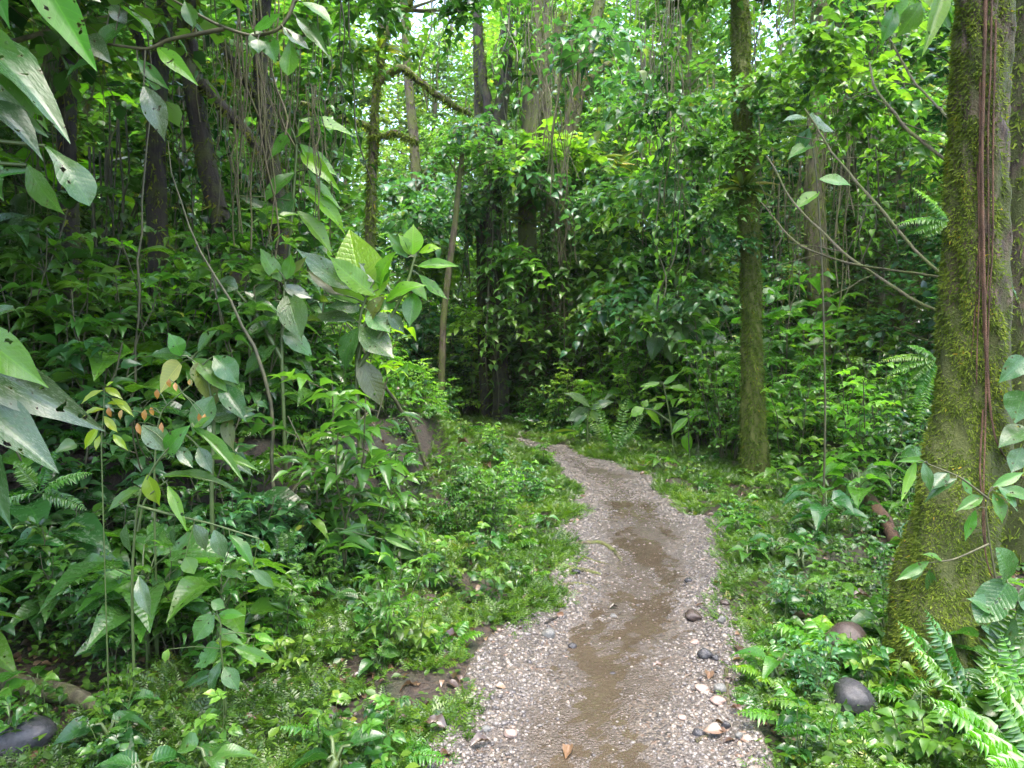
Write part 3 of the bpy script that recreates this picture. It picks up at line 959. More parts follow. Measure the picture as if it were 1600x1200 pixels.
hero_tree('mossy_tree', 'mossy trunk behind the thick mossy tree, cut by the right picture edge',
    [(1590, 800, 4.9, 30), (1592, 560, 4.9, 24), (1594, 300, 4.9, 24), (1598, -40, 4.9, 22)],
    'bark_moss', 9000, dict(ln=(.015, .07), amt=.9, wid=.005), dict(n=8, r=1.8, h=2., leaf=.16), ext=(.1, 0, 3.))
# dark wet trunks at left
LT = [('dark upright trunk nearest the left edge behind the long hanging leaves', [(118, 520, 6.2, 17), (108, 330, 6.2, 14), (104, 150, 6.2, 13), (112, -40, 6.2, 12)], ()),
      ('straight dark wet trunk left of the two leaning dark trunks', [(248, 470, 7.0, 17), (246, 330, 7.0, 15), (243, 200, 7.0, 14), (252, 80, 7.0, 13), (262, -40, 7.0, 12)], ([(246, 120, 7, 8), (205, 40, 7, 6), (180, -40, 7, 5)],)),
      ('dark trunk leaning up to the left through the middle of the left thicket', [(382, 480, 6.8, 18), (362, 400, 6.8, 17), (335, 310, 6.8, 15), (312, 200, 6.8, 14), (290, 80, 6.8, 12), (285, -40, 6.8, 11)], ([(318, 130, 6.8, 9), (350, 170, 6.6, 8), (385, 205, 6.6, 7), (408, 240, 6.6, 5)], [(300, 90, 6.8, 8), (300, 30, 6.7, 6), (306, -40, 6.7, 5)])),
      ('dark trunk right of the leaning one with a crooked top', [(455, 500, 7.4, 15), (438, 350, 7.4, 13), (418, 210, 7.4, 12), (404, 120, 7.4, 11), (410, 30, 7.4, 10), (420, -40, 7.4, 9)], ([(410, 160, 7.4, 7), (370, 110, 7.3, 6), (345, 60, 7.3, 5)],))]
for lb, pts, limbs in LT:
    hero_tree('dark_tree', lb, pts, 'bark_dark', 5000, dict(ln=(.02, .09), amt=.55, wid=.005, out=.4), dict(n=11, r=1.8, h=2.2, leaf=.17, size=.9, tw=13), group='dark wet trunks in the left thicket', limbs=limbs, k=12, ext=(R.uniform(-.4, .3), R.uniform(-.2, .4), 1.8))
# cluster of trunks beyond the bend
CT = [('leftmost thin dark trunk of the cluster beyond the bend', [(762, 600, 15.5, 11), (754, 470, 15.5, 9), (752, 330, 15.5, 8), (750, 180, 15.5, 8), (744, -40, 15.5, 7)], (), 'bark_dark'),
      ('forked dark trunk in the cluster beyond the bend', [(786, 606, 15, 14), (776, 480, 15, 12), (770, 330, 15, 12), (772, 230, 15, 11), (790, 130, 15, 10), (794, -40, 15, 9)], ([(771, 240, 15, 8), (756, 130, 15, 7), (748, 40, 15, 6), (742, -40, 15, 5)],), 'bark_dark'),
      ('stout brown trunk wrapped in leaves in the middle of the cluster', [(828, 606, 15.2, 19), (826, 470, 15.2, 15), (824, 330, 15.2, 14), (826, 200, 15.2, 13), (836, 80, 15.2, 11), (838, -40, 15.2, 10)], ([(826, 150, 15.2, 7), (860, 90, 15, 6), (880, 20, 15, 5)],), 'bark_bg'),
      ('pale brown straight trunk right of the cluster middle', [(862, 600, 15.6, 14), (857, 470, 15.6, 12), (855, 330, 15.6, 11), (852, 200, 15.6, 10), (848, 60, 15.6, 9), (850, -40, 15.6, 8)], (), 'bark_bg'),
      ('mossy trunk at the right of the cluster leaning to the bright sky gap', [(892, 600, 16, 12), (884, 470, 16, 11), (880, 330, 16, 10), (888, 190, 16, 9), (915, 90, 16, 9), (948, -40, 16, 8)], ([(885, 240, 16, 6), (915, 120, 15.8, 6), (990, 78, 15.6, 5), (1012, 74, 15.6, 4)],), 'bark_bg')]
for lb, pts, limbs, bk in CT:
    hero_tree('cluster_tree', lb, pts, bk, 7000, dict(ln=(.03, .13), amt=.55, wid=.009, out=.4), dict(n=5, r=2.0, h=3., leaf=.2, size=1.0, tw=12, mat='mid'), group='cluster of trunks beyond the bend', limbs=limbs, k=12, ext=(R.uniform(-.3, .3), R.uniform(-.2, .4), 2.2))
hero_tree('thin_tree', 'thin crooked brown sapling trunk left of the trunk cluster at the bend',
    [(688, 600, 13.5, 6), (692, 500, 13.5, 5), (700, 430, 13.5, 5), (709, 370, 13.5, 5), (716, 300, 13.5, 4), (722, 240, 13.5, 3.5)], 'bark_bg', 1500, dict(ln=(.02, .07), amt=.5, wid=.006), dict(n=5, r=.6, h=.6, leaf=.13, size=.5, tw=9, mat='mid'), k=8)
hero_tree('vine_hung_tree', 'brown vine-hung trunk in the thicket between the two mossy trees', [(1278, 600, 12.5, 22), (1280, 500, 12.5, 17), (1276, 400, 12.5, 17), (1272, 280, 12.5, 15), (1278, 120, 12.5, 13), (1284, -40, 12.5, 12)],
    'bark_bg', 9000, dict(ln=(.03, .15), amt=.5, wid=.009, out=.35), dict(n=6, r=2.2, h=3., leaf=.2, size=.9, tw=12, mat='mid'), k=14, ext=(0, .2, 2.5))
hero_tree('vine_hung_tree', 'dark leaning trunk behind the bare branches left of the thick mossy tree', [(1345, 600, 14, 14), (1340, 420, 14, 12), (1325, 250, 14, 11), (1318, 100, 14, 10), (1310, -40, 14, 9)],
    'bark_bg', 5000, dict(ln=(.03, .12), amt=.5, wid=.009, out=.35), dict(n=5, r=2.2, h=3., leaf=.2, size=.9, tw=12, mat='mid'), k=12, ext=(0, .2, 2.5))
hero_tree('bare_tree', 'pale thin trunk in the bright gap beyond the bend', [(648, 560, 19, 9), (650, 400, 19, 8), (652, 280, 19, 8), (640, 150, 19, 7), (628, -40, 19, 6)], 'bark_bg', 3000, dict(ln=(.03, .12), amt=.7, wid=.01), dict(n=9, r=2., h=2.4, leaf=.15, size=.9, mat='far_lit'), k=8, limbs=([(650, 300, 19, 5), (690, 230, 18.5, 4), (730, 190, 18, 3)],))
hero_tree('bare_tree', 'mossy trunk with crooked branches above the left big-leaf shrub', [(575, 520, 11, 8), (578, 380, 11, 8), (582, 250, 11, 7), (586, 150, 11, 6), (600, 60, 11, 6), (596, -40, 11, 5)], 'bark_bg', 7000, dict(ln=(.02, .12), amt=1., wid=.007),
    dict(n=8, r=1.8, h=2., leaf=.13, size=.8, mat='mid'), k=9, limbs=([(582, 200, 11, 5), (540, 185, 10.8, 5), (500, 168, 10.6, 4), (470, 160, 10.5, 3)], [(583, 215, 11, 5), (620, 205, 10.8, 4), (650, 222, 10.7, 3)],
        [(590, 130, 11, 6), (625, 100, 11, 6), (660, 130, 11, 5), (700, 160, 11, 5), (735, 178, 11, 4)], [(602, 60, 11, 5), (612, 30, 11, 4), (640, 10, 11, 4), (650, -30, 11, 3)], [(592, 110, 11, 5), (560, 98, 11, 4), (520, 104, 11, 3)]))

# reddish aerial roots on the front of the thick mossy tree
root = empty('aerial_roots', big_L[0]); tag(root, 'reddish brown aerial roots clinging down the front of the thick mossy tree', 'aerial roots')
lines = [[(1531, -40), (1532, 120), (1530, 260), (1532, 400), (1534, 520), (1538, 640), (1534, 760), (1540, 850)], [(1541, -40), (1538, 90), (1534, 230), (1537, 380), (1540, 470), (1545, 600), (1556, 690), (1580, 728), (1604, 752)],
         [(1524, 20), (1520, 110), (1518, 180), (1526, 290), (1531, 420), (1528, 520), (1526, 600)], [(1550, -20), (1549, 110), (1543, 220), (1541, 340), (1543, 420), (1535, 520)],
         [(1556, 30), (1553, 150), (1550, 260), (1548, 400), (1541, 480), (1541, 560), (1548, 640)], [(1519, 60), (1516, 150), (1512, 230)], [(1530, 380), (1522, 470), (1517, 560)], [(1536, 640), (1530, 720), (1536, 800), (1545, 880), (1570, 940)]]
for i, ln in enumerate(lines):
    pts = []
    for (a, b) in ln:
        z0 = P(a, b, 3.7)[2]; ri = np.interp(z0, big_L[:, 2], big_r); yc = np.interp(z0, big_L[:, 2], big_L[:, 1]); xc = np.interp(z0, big_L[:, 2], big_L[:, 0])
        xx = P(a, b, yc - ri)[0]
        dx = np.clip((xx - xc) / ri, -.95, .95)
        pts.append(P(a, b, yc - ri * math.sqrt(1 - dx * dx) * 1.06 - .012))
    pts = np.array(pts); s_ = np.linspace(0, len(pts) - 1, 34)
    pts = np.c_[[np.interp(s_, np.arange(len(pts)), pts[:, c]) for c in range(3)]].T + np.cumsum(rng.normal(0, .0022, (34, 3)), 0) * np.array([1, .3, 1]) * np.sin(np.linspace(0, np.pi, 34))[:, None]
    for _ in range(2): pts[1:-1] = .25 * pts[:-2] + .5 * pts[1:-1] + .25 * pts[2:]
    m = MB(); m.tube(pts - big_L[0], np.linspace(.010 if i == 1 else (.0075 if i == 0 else .005), .003, 34), 6, lump=.2, seed=i)
    put('root_strand', m.mesh('root_strand', M['bark_red']), root)

# thin bare branches crossing the gap between the two mossy trees
BR = [('pale bare branch highest of those slanting left from the thick mossy tree', [(1500, 268, 4.0, 5), (1412, 195, 4.3, 4), (1364, 131, 4.6, 3), (1356, 97, 4.8, 2)]),
      ('short dark bare branch meeting the thick mossy tree near the top right', [(1500, 206, 4.0, 4), (1460, 165, 4.4, 3), (1420, 120, 4.7, 3), (1388, 60, 5.0, 2)]),
      ('long dark bare branch arching from the thick mossy tree to the hanging leaf', [(1490, 445, 4.0, 4), (1430, 395, 4.3, 3.5), (1375, 326, 4.6, 3.5), (1300, 247, 5.1, 3), (1255, 170, 5.4, 2)]),
      ('lowest pale bare branch slanting from the thick mossy tree toward the slim one', [(1490, 498, 4.0, 4.5), (1400, 455, 4.4, 4), (1322, 405, 4.8, 3.5), (1240, 326, 5.4, 3), (1200, 250, 5.8, 2)]),
      ('nearly level dark bare branch running left from the thick mossy tree', [(1490, 437, 4.0, 3.5), (1420, 424, 4.3, 3), (1330, 412, 4.7, 3), (1240, 382, 5.2, 2.4), (1188, 318, 5.6, 1.6)])]
for lb, pts in BR:
    L, r = px_line(pts, ground=False, n=22); L[1:] += np.cumsum(rng.normal(0, .003, (21, 3)), 0)
    r = r * .55; m = MB(); m.tube(L - L[0], r * (1 + .25 * rng.random(22)), 6, lump=.2)
    for j in (6, 9, 12, 15, 17, 19):
        d = nz(np.array([rng.normal(0, .5) - .3, rng.normal(0, .4), .5 * rng.normal()]))
        m.tube(wob(L[j] - L[0], L[j] - L[0] + d * .35, 5, .02), np.linspace(r[j] * .5, .0015, 5), 4)
    o = put('bare_branch', m.mesh('bare_branch', M['bark_pale'])); o.location = L[0]; tag(o, lb, 'branch', 'bare branches between the two mossy trees')


# ------------------------------------------------------------------ near plants, leaf by leaf
HT = {}
for pf in PROF:
    HT[pf] = [leaf_tpl(pf, 12, 3, arch=a_, fold=f_, wave=w_, torn=tn, seed=i) for i, (a_, f_, w_, tn) in enumerate([(.07, .05, .012, 0), (.11, .07, .02, .06), (.04, .09, .015, .0), (-.05, .05, .02, .1)])]
LEAFMESH = {}


def leafmesh(pf, mat, var):
    key = (pf, mat, var)
    if key not in LEAFMESH:
        V, Qd, UV = HT[pf][var]
        m = MB(); m.add(V, Q=Qd, UV=UV, tint=.25 + .5 * R.random())
        LEAFMESH[key] = m.mesh('leaf', M[mat])
    return LEAFMESH[key]


def plant_px(name, label, Y, stems, leaves, mat='hm', prof='drip', cat='plant', stemr=4., stemmat='gstem', group=None, ground=True, up=(0, -.75, .75)):
    """stems: lists of (px,py[,Y]) base first; leaves: (bx,by,tx,ty,width px[,mat[,prof]])"""
    root = None; sm = MB(); nodes = []
    for si, stt in enumerate(stems):
        pts = [P(q[0], q[1], q[2] if len(q) > 2 else Y) for q in stt]
        if si == 0:
            b = pts[0].copy()
            if ground:
                b[2] = h(b[0], b[1]) - .03; pts = [b] + pts
            root = empty(name, b); base = b; tag(root, label, cat, group)
        pts = np.array(pts) - base
        s_ = np.linspace(0, len(pts) - 1, max(8, 5 * len(pts)))
        L = np.c_[[np.interp(s_, np.arange(len(pts)), pts[:, c]) for c in range(3)]].T
        for _ in range(3): L[1:-1] = .25 * L[:-2] + .5 * L[1:-1] + .25 * L[2:]
        sm.tube(L, np.linspace(stemr, stemr * .45, len(L)) * Y / F, 6)
        nodes.append(L)
    nodes = np.vstack(nodes)
    for i, lf in enumerate(leaves):
        bx, by, tx, ty, wd = lf[:5]
        lm = lf[5] if len(lf) > 5 and lf[5] else mat; lp = lf[6] if len(lf) > 6 else prof
        px_len = math.hypot(tx - bx, ty - by)
        b = P(bx, by, Y + R.uniform(-.05, .05)) - base
        j = np.argmin(np.linalg.norm(nodes - b, axis=1))
        b[1] = .5 * b[1] + .5 * nodes[j][1]
        dy = R.uniform(-.35, .25) * px_len * Y / F
        e = P(tx, ty, base[1] + b[1] + dy) - base
        if np.linalg.norm(nodes[j] - b) > .015:
            sm.tube(np.array([nodes[j], (nodes[j] + b) / 2 + UP * .01, b]), np.array([.4, .32, .28]) * stemr * Y / F, 5, cap=False)
        D = e - b; Ln = np.linalg.norm(D); D = D / Ln
        N = np.array(up) + rng.normal(0, .22, 3)
        Xv = nz(np.cross(D, N)); Nn = np.cross(Xv, D)
        w = wd * Y / F * .5
        mt = Matrix(((Xv[0] * w, D[0] * Ln, Nn[0] * Ln, b[0]), (Xv[1] * w, D[1] * Ln, Nn[1] * Ln, b[1]), (Xv[2] * w, D[2] * Ln, Nn[2] * Ln, b[2]), (0, 0, 0, 1)))
        put('leaf', leafmesh(lp, lm, R.randrange(4)), root, mt)
    put('stem', sm.mesh('stem', M[stemmat]), root)
    return root


plant_px('long_leaved_plant', 'plant with huge long hanging leaves entering from the upper left corner', 1.75, [[(-95, 700), (-100, 450), (-95, 200), (-70, 60), (-20, -90)]],
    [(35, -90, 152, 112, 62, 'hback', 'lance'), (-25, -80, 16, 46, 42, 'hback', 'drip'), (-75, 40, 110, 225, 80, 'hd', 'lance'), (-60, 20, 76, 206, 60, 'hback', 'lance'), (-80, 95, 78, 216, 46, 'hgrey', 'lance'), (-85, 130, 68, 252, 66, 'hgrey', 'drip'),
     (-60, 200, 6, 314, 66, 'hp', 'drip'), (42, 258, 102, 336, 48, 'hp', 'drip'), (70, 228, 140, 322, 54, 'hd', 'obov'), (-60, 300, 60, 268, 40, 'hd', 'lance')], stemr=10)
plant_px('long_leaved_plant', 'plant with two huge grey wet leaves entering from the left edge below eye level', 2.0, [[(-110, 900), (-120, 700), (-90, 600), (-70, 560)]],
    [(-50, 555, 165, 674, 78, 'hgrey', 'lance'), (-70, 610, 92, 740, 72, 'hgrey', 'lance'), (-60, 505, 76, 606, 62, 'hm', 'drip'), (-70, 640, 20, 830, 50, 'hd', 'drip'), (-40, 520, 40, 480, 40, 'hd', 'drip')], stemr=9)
plant_px('hanging_branch', 'leafy branch with drooping oval leaves hanging in from the top left', 3.3, [[(520, -120), (470, -40), (455, 20), (435, 48), (395, 58), (340, 40), (262, -5)], [(350, 45), (300, 55), (262, 62), (232, 78), (190, 72), (150, 66)]],
    [(452, 50, 450, 118, 30, 'hm', 'obov'), (418, 58, 432, 100, 30, 'hm'), (440, 40, 485, 78, 26, 'hgrey'), (470, 0, 520, 40, 30, 'hm'), (410, 50, 395, 90, 26, 'hm'), (400, 58, 404, 84, 24, 'hd'), (190, 12, 242, 62, 36, 'hm'), (246, 75, 310, 134, 26, 'hb', 'lance'), (216, 94, 264, 140, 22, 'hm', 'lance'), (226, 135, 258, 222, 38, 'hgrey'),
     (150, 90, 210, 30, 30, 'hd'), (90, 22, 228, -4, 30, 'hm', 'lance'), (175, 10, 200, 42, 26, 'hgrey'), (130, 60, 175, 100, 40, 'hgrey', 'ovate'), (160, 100, 100, 130, 22, 'hd'), (465, 30, 515, 90, 22, 'hd'), (395, 45, 440, 20, 26, 'hm'), (340, 42, 372, 12, 24, 'hd'), (300, 40, 288, 0, 24, 'hm')], cat='branch', ground=False, stemmat='stem')
plant_px('big_leaf_shrub', 'shrub with one huge glowing yellow green ribbed leaf left of the bend', 6.0, [[(562, 690), (556, 580), (563, 490), (572, 465)], [(556, 580), (610, 500), (638, 440), (650, 395)], [(560, 560), (570, 500), (612, 470), (650, 450)]],
    [(574, 470, 546, 358, 92, 'hglow', 'ovate'), (592, 452, 622, 390, 38, 'hb'), (586, 462, 512, 398, 42, 'hb'), (602, 472, 668, 446, 34, 'hb'), (560, 474, 500, 446, 34, 'hm'), (575, 485, 610, 520, 44, 'hp'), (552, 452, 462, 388, 40, 'hgrey'), (540, 462, 478, 422, 26, 'holive'), (645, 398, 646, 350, 34, 'hglow'), (636, 402, 606, 362, 22, 'hm'), (640, 398, 622, 366, 20, 'hb'), (652, 416, 718, 416, 20, 'hb'), (655, 430, 700, 468, 22, 'hb'), (648, 458, 640, 512, 32, 'hp'), (602, 462, 572, 512, 28, 'holive'),
     (556, 502, 466, 508, 46, 'hgrey'), (562, 482, 512, 480, 40, 'hgrey', 'ovate'), (562, 508, 616, 560, 54, 'hgrey'), (585, 478, 628, 478, 20, 'hm'), (606, 490, 632, 520, 22, 'hgrey'), (560, 512, 540, 580, 40, 'hd'), (585, 440, 612, 420, 26, 'hm'), (600, 440, 560, 410, 30, 'hgrey'), (655, 395, 690, 388, 20, 'hb'), (636, 440, 668, 470, 24, 'hm'), (560, 560, 600, 640, 40, 'holive')], prof='drip')
plant_px('big_leaf_shrub', 'dark big-leaved shrub just left of the one with the glowing leaf', 5.6, [[(445, 700), (440, 560), (442, 480), (446, 440)], [(440, 560), (400, 490), (370, 455)]],
    [(436, 424, 382, 416, 26, 'hm'), (434, 442, 384, 474, 30, 'hgrey'), (450, 458, 472, 534, 48, 'hp'), (442, 446, 488, 466, 24, 'hgrey'), (382, 456, 442, 492, 24, 'hgrey'), (430, 470, 420, 530, 34, 'hd'), (452, 430, 480, 400, 28, 'holive'), (372, 450, 336, 440, 30, 'hgrey'), (365, 460, 330, 490, 26, 'hm'), (440, 520, 490, 560, 36, 'hd'), (430, 540, 380, 590, 36, 'hp'), (440, 440, 405, 385, 28, 'hm'), (446, 436, 455, 395, 26, 'hm')])
plant_px('arching_plant', 'plant with bright arching ribbed leaves behind the left dark trunks', 6.6, [[(440, 640), (450, 420), (462, 260), (464, 225)]],
    [(466, 188, 556, 214, 30, 'hb'), (468, 225, 528, 275, 28, 'hb'), (470, 240, 532, 300, 26, 'hb', 'lance'), (480, 265, 536, 330, 30, 'hm'), (470, 290, 540, 368, 30, 'hb'), (455, 200, 420, 250, 26, 'hm'), (462, 215, 500, 190, 24, 'hb'), (460, 270, 410, 320, 30, 'hm'), (372, 306, 482, 350, 20, 'hgrey', 'lance'), (465, 330, 520, 400, 30, 'hb'), (455, 350, 400, 330, 24, 'hm'), (458, 300, 440, 360, 30, 'hd')])
plant_px('broad_leaf_plant', 'plant with one pale yellow damaged leaf hanging under arching dark leaves', 4.2, [[(330, 760), (335, 660), (325, 590), (300, 562)]],
    [(282, 568, 250, 616, 62, 'pale', 'ovate'), (300, 556, 232, 556, 26, 'hd'), (300, 560, 376, 626, 36, 'hm'), (312, 566, 334, 640, 60, 'holive', 'ovate'), (335, 556, 374, 602, 40, 'hd'), (358, 646, 366, 706, 28, 'holive'), (330, 620, 300, 680, 40, 'hd'), (345, 600, 385, 660, 36, 'hd'), (280, 556, 262, 520, 30, 'hm'), (310, 550, 340, 515, 34, 'hd'), (335, 650, 400, 640, 32, 'hgrey', 'ovate')])
plant_px('orange_leaf_sprig', 'sprig of small orange young leaves below the pale yellow leaf', 3.6, [[(240, 760), (244, 680), (252, 640), (300, 600)]],
    [(248, 608, 246, 624, 9), (264, 592, 266, 606, 9), (298, 592, 300, 604, 8), (226, 640, 226, 658, 10), (172, 636, 174, 652, 9), (190, 640, 188, 656, 9), (252, 660, 254, 680, 8), (310, 646, 314, 664, 10), (322, 646, 320, 662, 7), (218, 660, 220, 680, 9), (236, 636, 240, 650, 8), (272, 598, 276, 612, 7)], mat='orange', stemr=2, up=(0, -1, .2))
plant_px('yellow_sapling', 'small sapling with yellow green drooping young leaves in front of the left bank', 2.9, [[(160, 760), (158, 690), (162, 640), (163, 606)]],
    [(166, 606, 192, 624, 13), (160, 610, 126, 632, 12), (178, 622, 210, 652, 14), (160, 640, 128, 654, 12), (166, 650, 184, 676, 13), (158, 666, 132, 702, 15), (180, 678, 200, 704, 12), (163, 604, 178, 596, 9), (160, 680, 150, 705, 11), (168, 630, 195, 632, 10)], mat='hy', stemr=1.3)
plant_px('drooping_shrub', 'shrub with long wet drooping pointed leaves on the left bank', 3.1, [[(205, 900), (215, 780), (240, 728), (272, 690), (300, 662)], [(215, 790), (270, 805), (330, 818), (405, 842)], [(215, 830), (225, 780), (262, 750)]],
    [(224, 664, 262, 708, 32, 'hgrey'), (262, 704, 298, 664, 34, 'hm', 'ovate'), (298, 668, 382, 756, 24, 'hm', 'lance'), (278, 696, 302, 732, 22, 'hgrey'), (308, 700, 332, 740, 24, 'hgrey'), (352, 710, 396, 744, 20, 'hgrey'), (328, 714, 408, 738, 20, 'hm'), (215, 766, 168, 800, 24, 'hm'), (245, 766, 240, 800, 24, 'hgrey'), (200, 818, 206, 866, 24, 'hgrey'), (275, 822, 276, 858, 28, 'hgrey'),
     (305, 818, 322, 862, 30, 'hgrey'), (335, 828, 352, 874, 26, 'hgrey'), (358, 836, 396, 888, 22, 'hm'), (288, 872, 304, 898, 28, 'hm'), (404, 842, 412, 862, 14, 'hm'), (262, 760, 292, 830, 18, 'hb', 'lance'), (230, 742, 250, 790, 30, 'hy', 'drip'), (250, 746, 378, 772, 22, 'hm', 'lance'), (225, 770, 190, 770, 26, 'hd'), (395, 890, 430, 920, 20, 'hp'), (345, 895, 380, 905, 18, 'hd'), (300, 668, 330, 650, 20, 'hm'), (218, 900, 236, 965, 24, 'hgrey', 'drip')], stemr=2.6)
plant_px('ribbed_seedling', 'seedling with a whorl of pale ribbed oval leaves at the foot of the left bank', 3.0, [[(352, 1090), (348, 1040), (344, 1000), (345, 975)]],
    [(338, 955, 302, 1004, 34), (346, 1004, 302, 1044, 38), (342, 978, 382, 1008, 26), (344, 958, 384, 962, 18, 'hm'), (350, 1042, 374, 1080, 28), (364, 1014, 434, 1036, 22, 'hm'), (344, 1046, 286, 1076, 22, 'hd'), (266, 1012, 258, 1036, 14, 'hb'), (340, 1000, 372, 1000, 20, 'hy'), (330, 940, 352, 950, 20), (350, 1030, 330, 1090, 22, 'hd'), (400, 990, 430, 1004, 14, 'hb')], mat='hp', prof='drip', stemr=2.5)
plant_px('three_veined_sprig', 'sprig of narrow leaves with pale lengthwise veins in the grass at centre left', 4.6, [[(515, 880), (520, 822), (560, 834), (600, 843)]],
    [(568, 834, 548, 866, 15), (584, 839, 570, 872, 16), (597, 845, 621, 896, 18), (600, 842, 648, 862, 11), (560, 832, 530, 832, 13), (572, 822, 535, 830, 9)], mat='hpar', prof='lance', stemr=2, up=(0, -.9, .5))
plant_px('bright_sapling', 'bright sapling with broad leaves at the right of the bend, taller one', 10., [[(1052, 690), (1045, 640), (1036, 598)], [(1048, 660), (1020, 640), (1006, 638)]],
    [(1036, 600, 1062, 583, 11), (1032, 598, 998, 604, 10), (1032, 602, 998, 613, 9), (1046, 606, 1080, 612, 16), (1008, 640, 1032, 666, 20), (1006, 638, 984, 652, 22), (1004, 636, 1012, 624, 12), (1020, 640, 1040, 628, 14)], mat='hb', stemr=2)
plant_px('bright_sapling', 'bright sapling with one leaf hanging straight down, nearer the slim mossy tree', 10., [[(1078, 720), (1076, 680), (1075, 648)]],
    [(1076, 652, 1048, 680, 14), (1088, 652, 1124, 658, 12), (1076, 674, 1076, 708, 21), (1076, 645, 1112, 638, 9), (1074, 648, 1054, 646, 9), (1078, 660, 1084, 640, 9)], mat='hb', stemr=2)
plant_px('pale_leaf_plant', 'low plant with two big pale ribbed leaves beyond the path bend', 11.2, [[(918, 680), (918, 655), (920, 640)]],
    [(922, 636, 880, 614, 22, 'hgrey'), (920, 638, 884, 658, 24, 'hgrey'), (924, 640, 934, 660, 16, 'hb'), (918, 645, 896, 668, 16, 'hd'), (924, 640, 960, 628, 16, 'hd')], stemr=2)
plant_px('big_dark_plant', 'clump of large dark blue green leaves right of the trunk cluster', 11.5, [[(1080, 640), (1078, 560), (1085, 500), (1095, 470)], [(1079, 570), (1040, 500), (1025, 480)], [(1080, 580), (1120, 530), (1130, 500)]],
    [(1090, 500, 1120, 525, 44, 'hd'), (1085, 505, 1070, 545, 46, 'hd'), (1095, 475, 1130, 480, 34, 'hp'), (1090, 470, 1070, 455, 30, 'hp'), (1085, 480, 1045, 490, 34, 'hp'), (1060, 520, 1030, 510, 30, 'hp'), (1050, 530, 1050, 570, 30, 'hm'), (1030, 520, 1018, 565, 30, 'hp', 'ovate'), (1090, 540, 1100, 580, 36, 'hd'), (1100, 520, 1140, 540, 40, 'hd'), (1035, 485, 1000, 480, 26, 'hm'), (1030, 480, 1020, 455, 22, 'hb'), (1120, 500, 1150, 480, 30, 'hp'), (1010, 520, 980, 535, 26, 'hm'), (1120, 540, 1145, 570, 36, 'hd')], stemr=2)
plant_px('ribbed_leaf_plant', 'plant with two round wet ribbed leaves under the thick mossy tree at the right edge', 2.9, [[(1605, 1080), (1595, 980), (1582, 918), (1570, 905)], [(1600, 1040), (1640, 900), (1650, 860)]],
    [(1572, 906, 1556, 856, 48, 'hp', 'round'), (1580, 914, 1526, 972, 54, 'hp', 'round'), (1590, 960, 1640, 900, 50, 'hd', 'drip'), (1590, 970, 1545, 1010, 44, 'hd', 'drip'), (1600, 980, 1560, 1040, 44, 'hd', 'drip'), (1590, 930, 1640, 960, 50, 'hd', 'ovate'), (1575, 960, 1510, 935, 36, 'hd')], stemr=3)
plant_px('climbing_plant', 'glossy climber with pointed leaves growing on the front of the thick mossy tree', 3.3, [[(1560, 930), (1548, 860), (1540, 800), (1545, 770)], [(1545, 780), (1500, 745), (1450, 725)], [(1545, 850), (1490, 875), (1445, 880)]],
    [(1534, 774, 1492, 800, 20, 'hm'), (1548, 770, 1566, 818, 28, 'hm'), (1556, 768, 1622, 782, 24, 'hm'), (1526, 798, 1508, 846, 20, 'hm'), (1550, 760, 1600, 738, 18, 'hm'), (1446, 724, 1454, 770, 18, 'hd'), (1434, 722, 1408, 784, 16, 'hb', 'lance'), (1482, 738, 1452, 768, 24, 'hd'), (1500, 750, 1444, 786, 18, 'hd', 'lance'), (1446, 722, 1398, 722, 12, 'hm'), (1452, 878, 1398, 908, 18, 'hm'), (1440, 880, 1424, 908, 14, 'hm'), (1450, 888, 1456, 936, 18, 'hd'), (1470, 876, 1440, 866, 14, 'hm'), (1500, 745, 1520, 775, 20, 'hm'), (1560, 760, 1590, 800, 20, 'hd')], ground=False, stemr=2, stemmat='stem')
plant_px('climbing_plant', 'climber with a round grey leaf on the shaded right side of the thick mossy tree', 3.45, [[(1620, 800), (1610, 700), (1606, 600), (1602, 520)]],
    [(1602, 612, 1586, 662, 52, 'hd', 'ovate'), (1600, 560, 1560, 598, 34, 'hd', 'ovate'), (1600, 490, 1640, 520, 40, 'hd'), (1596, 470, 1580, 440, 28, 'hd'), (1598, 668, 1560, 700, 40, 'hd', 'ovate'), (1600, 700, 1580, 740, 30, 'hd'), (1602, 540, 1640, 580, 40, 'hd')], ground=False, stemr=2, stemmat='stem')
plant_px('overhanging_branch', 'branch of large yellow green translucent leaves at the top right beside the thick mossy tree', 4.4, [[(1500, -160), (1470, -60), (1440, -20), (1400, 10)], [(1470, -60), (1480, 20)]],
    [(1438, -20, 1462, 22, 36, 'hy', 'ovate'), (1428, -4, 1382, 46, 30, 'hb'), (1442, 2, 1400, 60, 34, 'hm'), (1460, -10, 1486, 50, 28, 'hm'), (1410, 0, 1350, 10, 26, 'hb'), (1420, -10, 1370, -30, 30, 'hb'), (1478, 10, 1502, 70, 22, 'hm'), (1400, 10, 1376, 72, 26, 'hm'), (1480, -20, 1440, 90, 26, 'hb', 'lance')], cat='branch', ground=False, stemmat='stem', stemr=3)
plant_px('hanging_leaf_plant', 'plant with one wide dull grey green leaf spread in front of the slim trunk gap', 6.6, [[(1290, 640), (1285, 420), (1275, 260), (1262, 190)]],
    [(1266, 184, 1304, 206, 46, 'hgrey', 'ovate'), (1262, 184, 1222, 190, 34, 'hgrey', 'drip'), (1265, 200, 1250, 240, 26, 'hd'), (1270, 230, 1230, 250, 26, 'hm'), (1280, 280, 1330, 290, 26, 'hm'), (1280, 300, 1240, 330, 24, 'hb')], stemr=2, stemmat='stem')

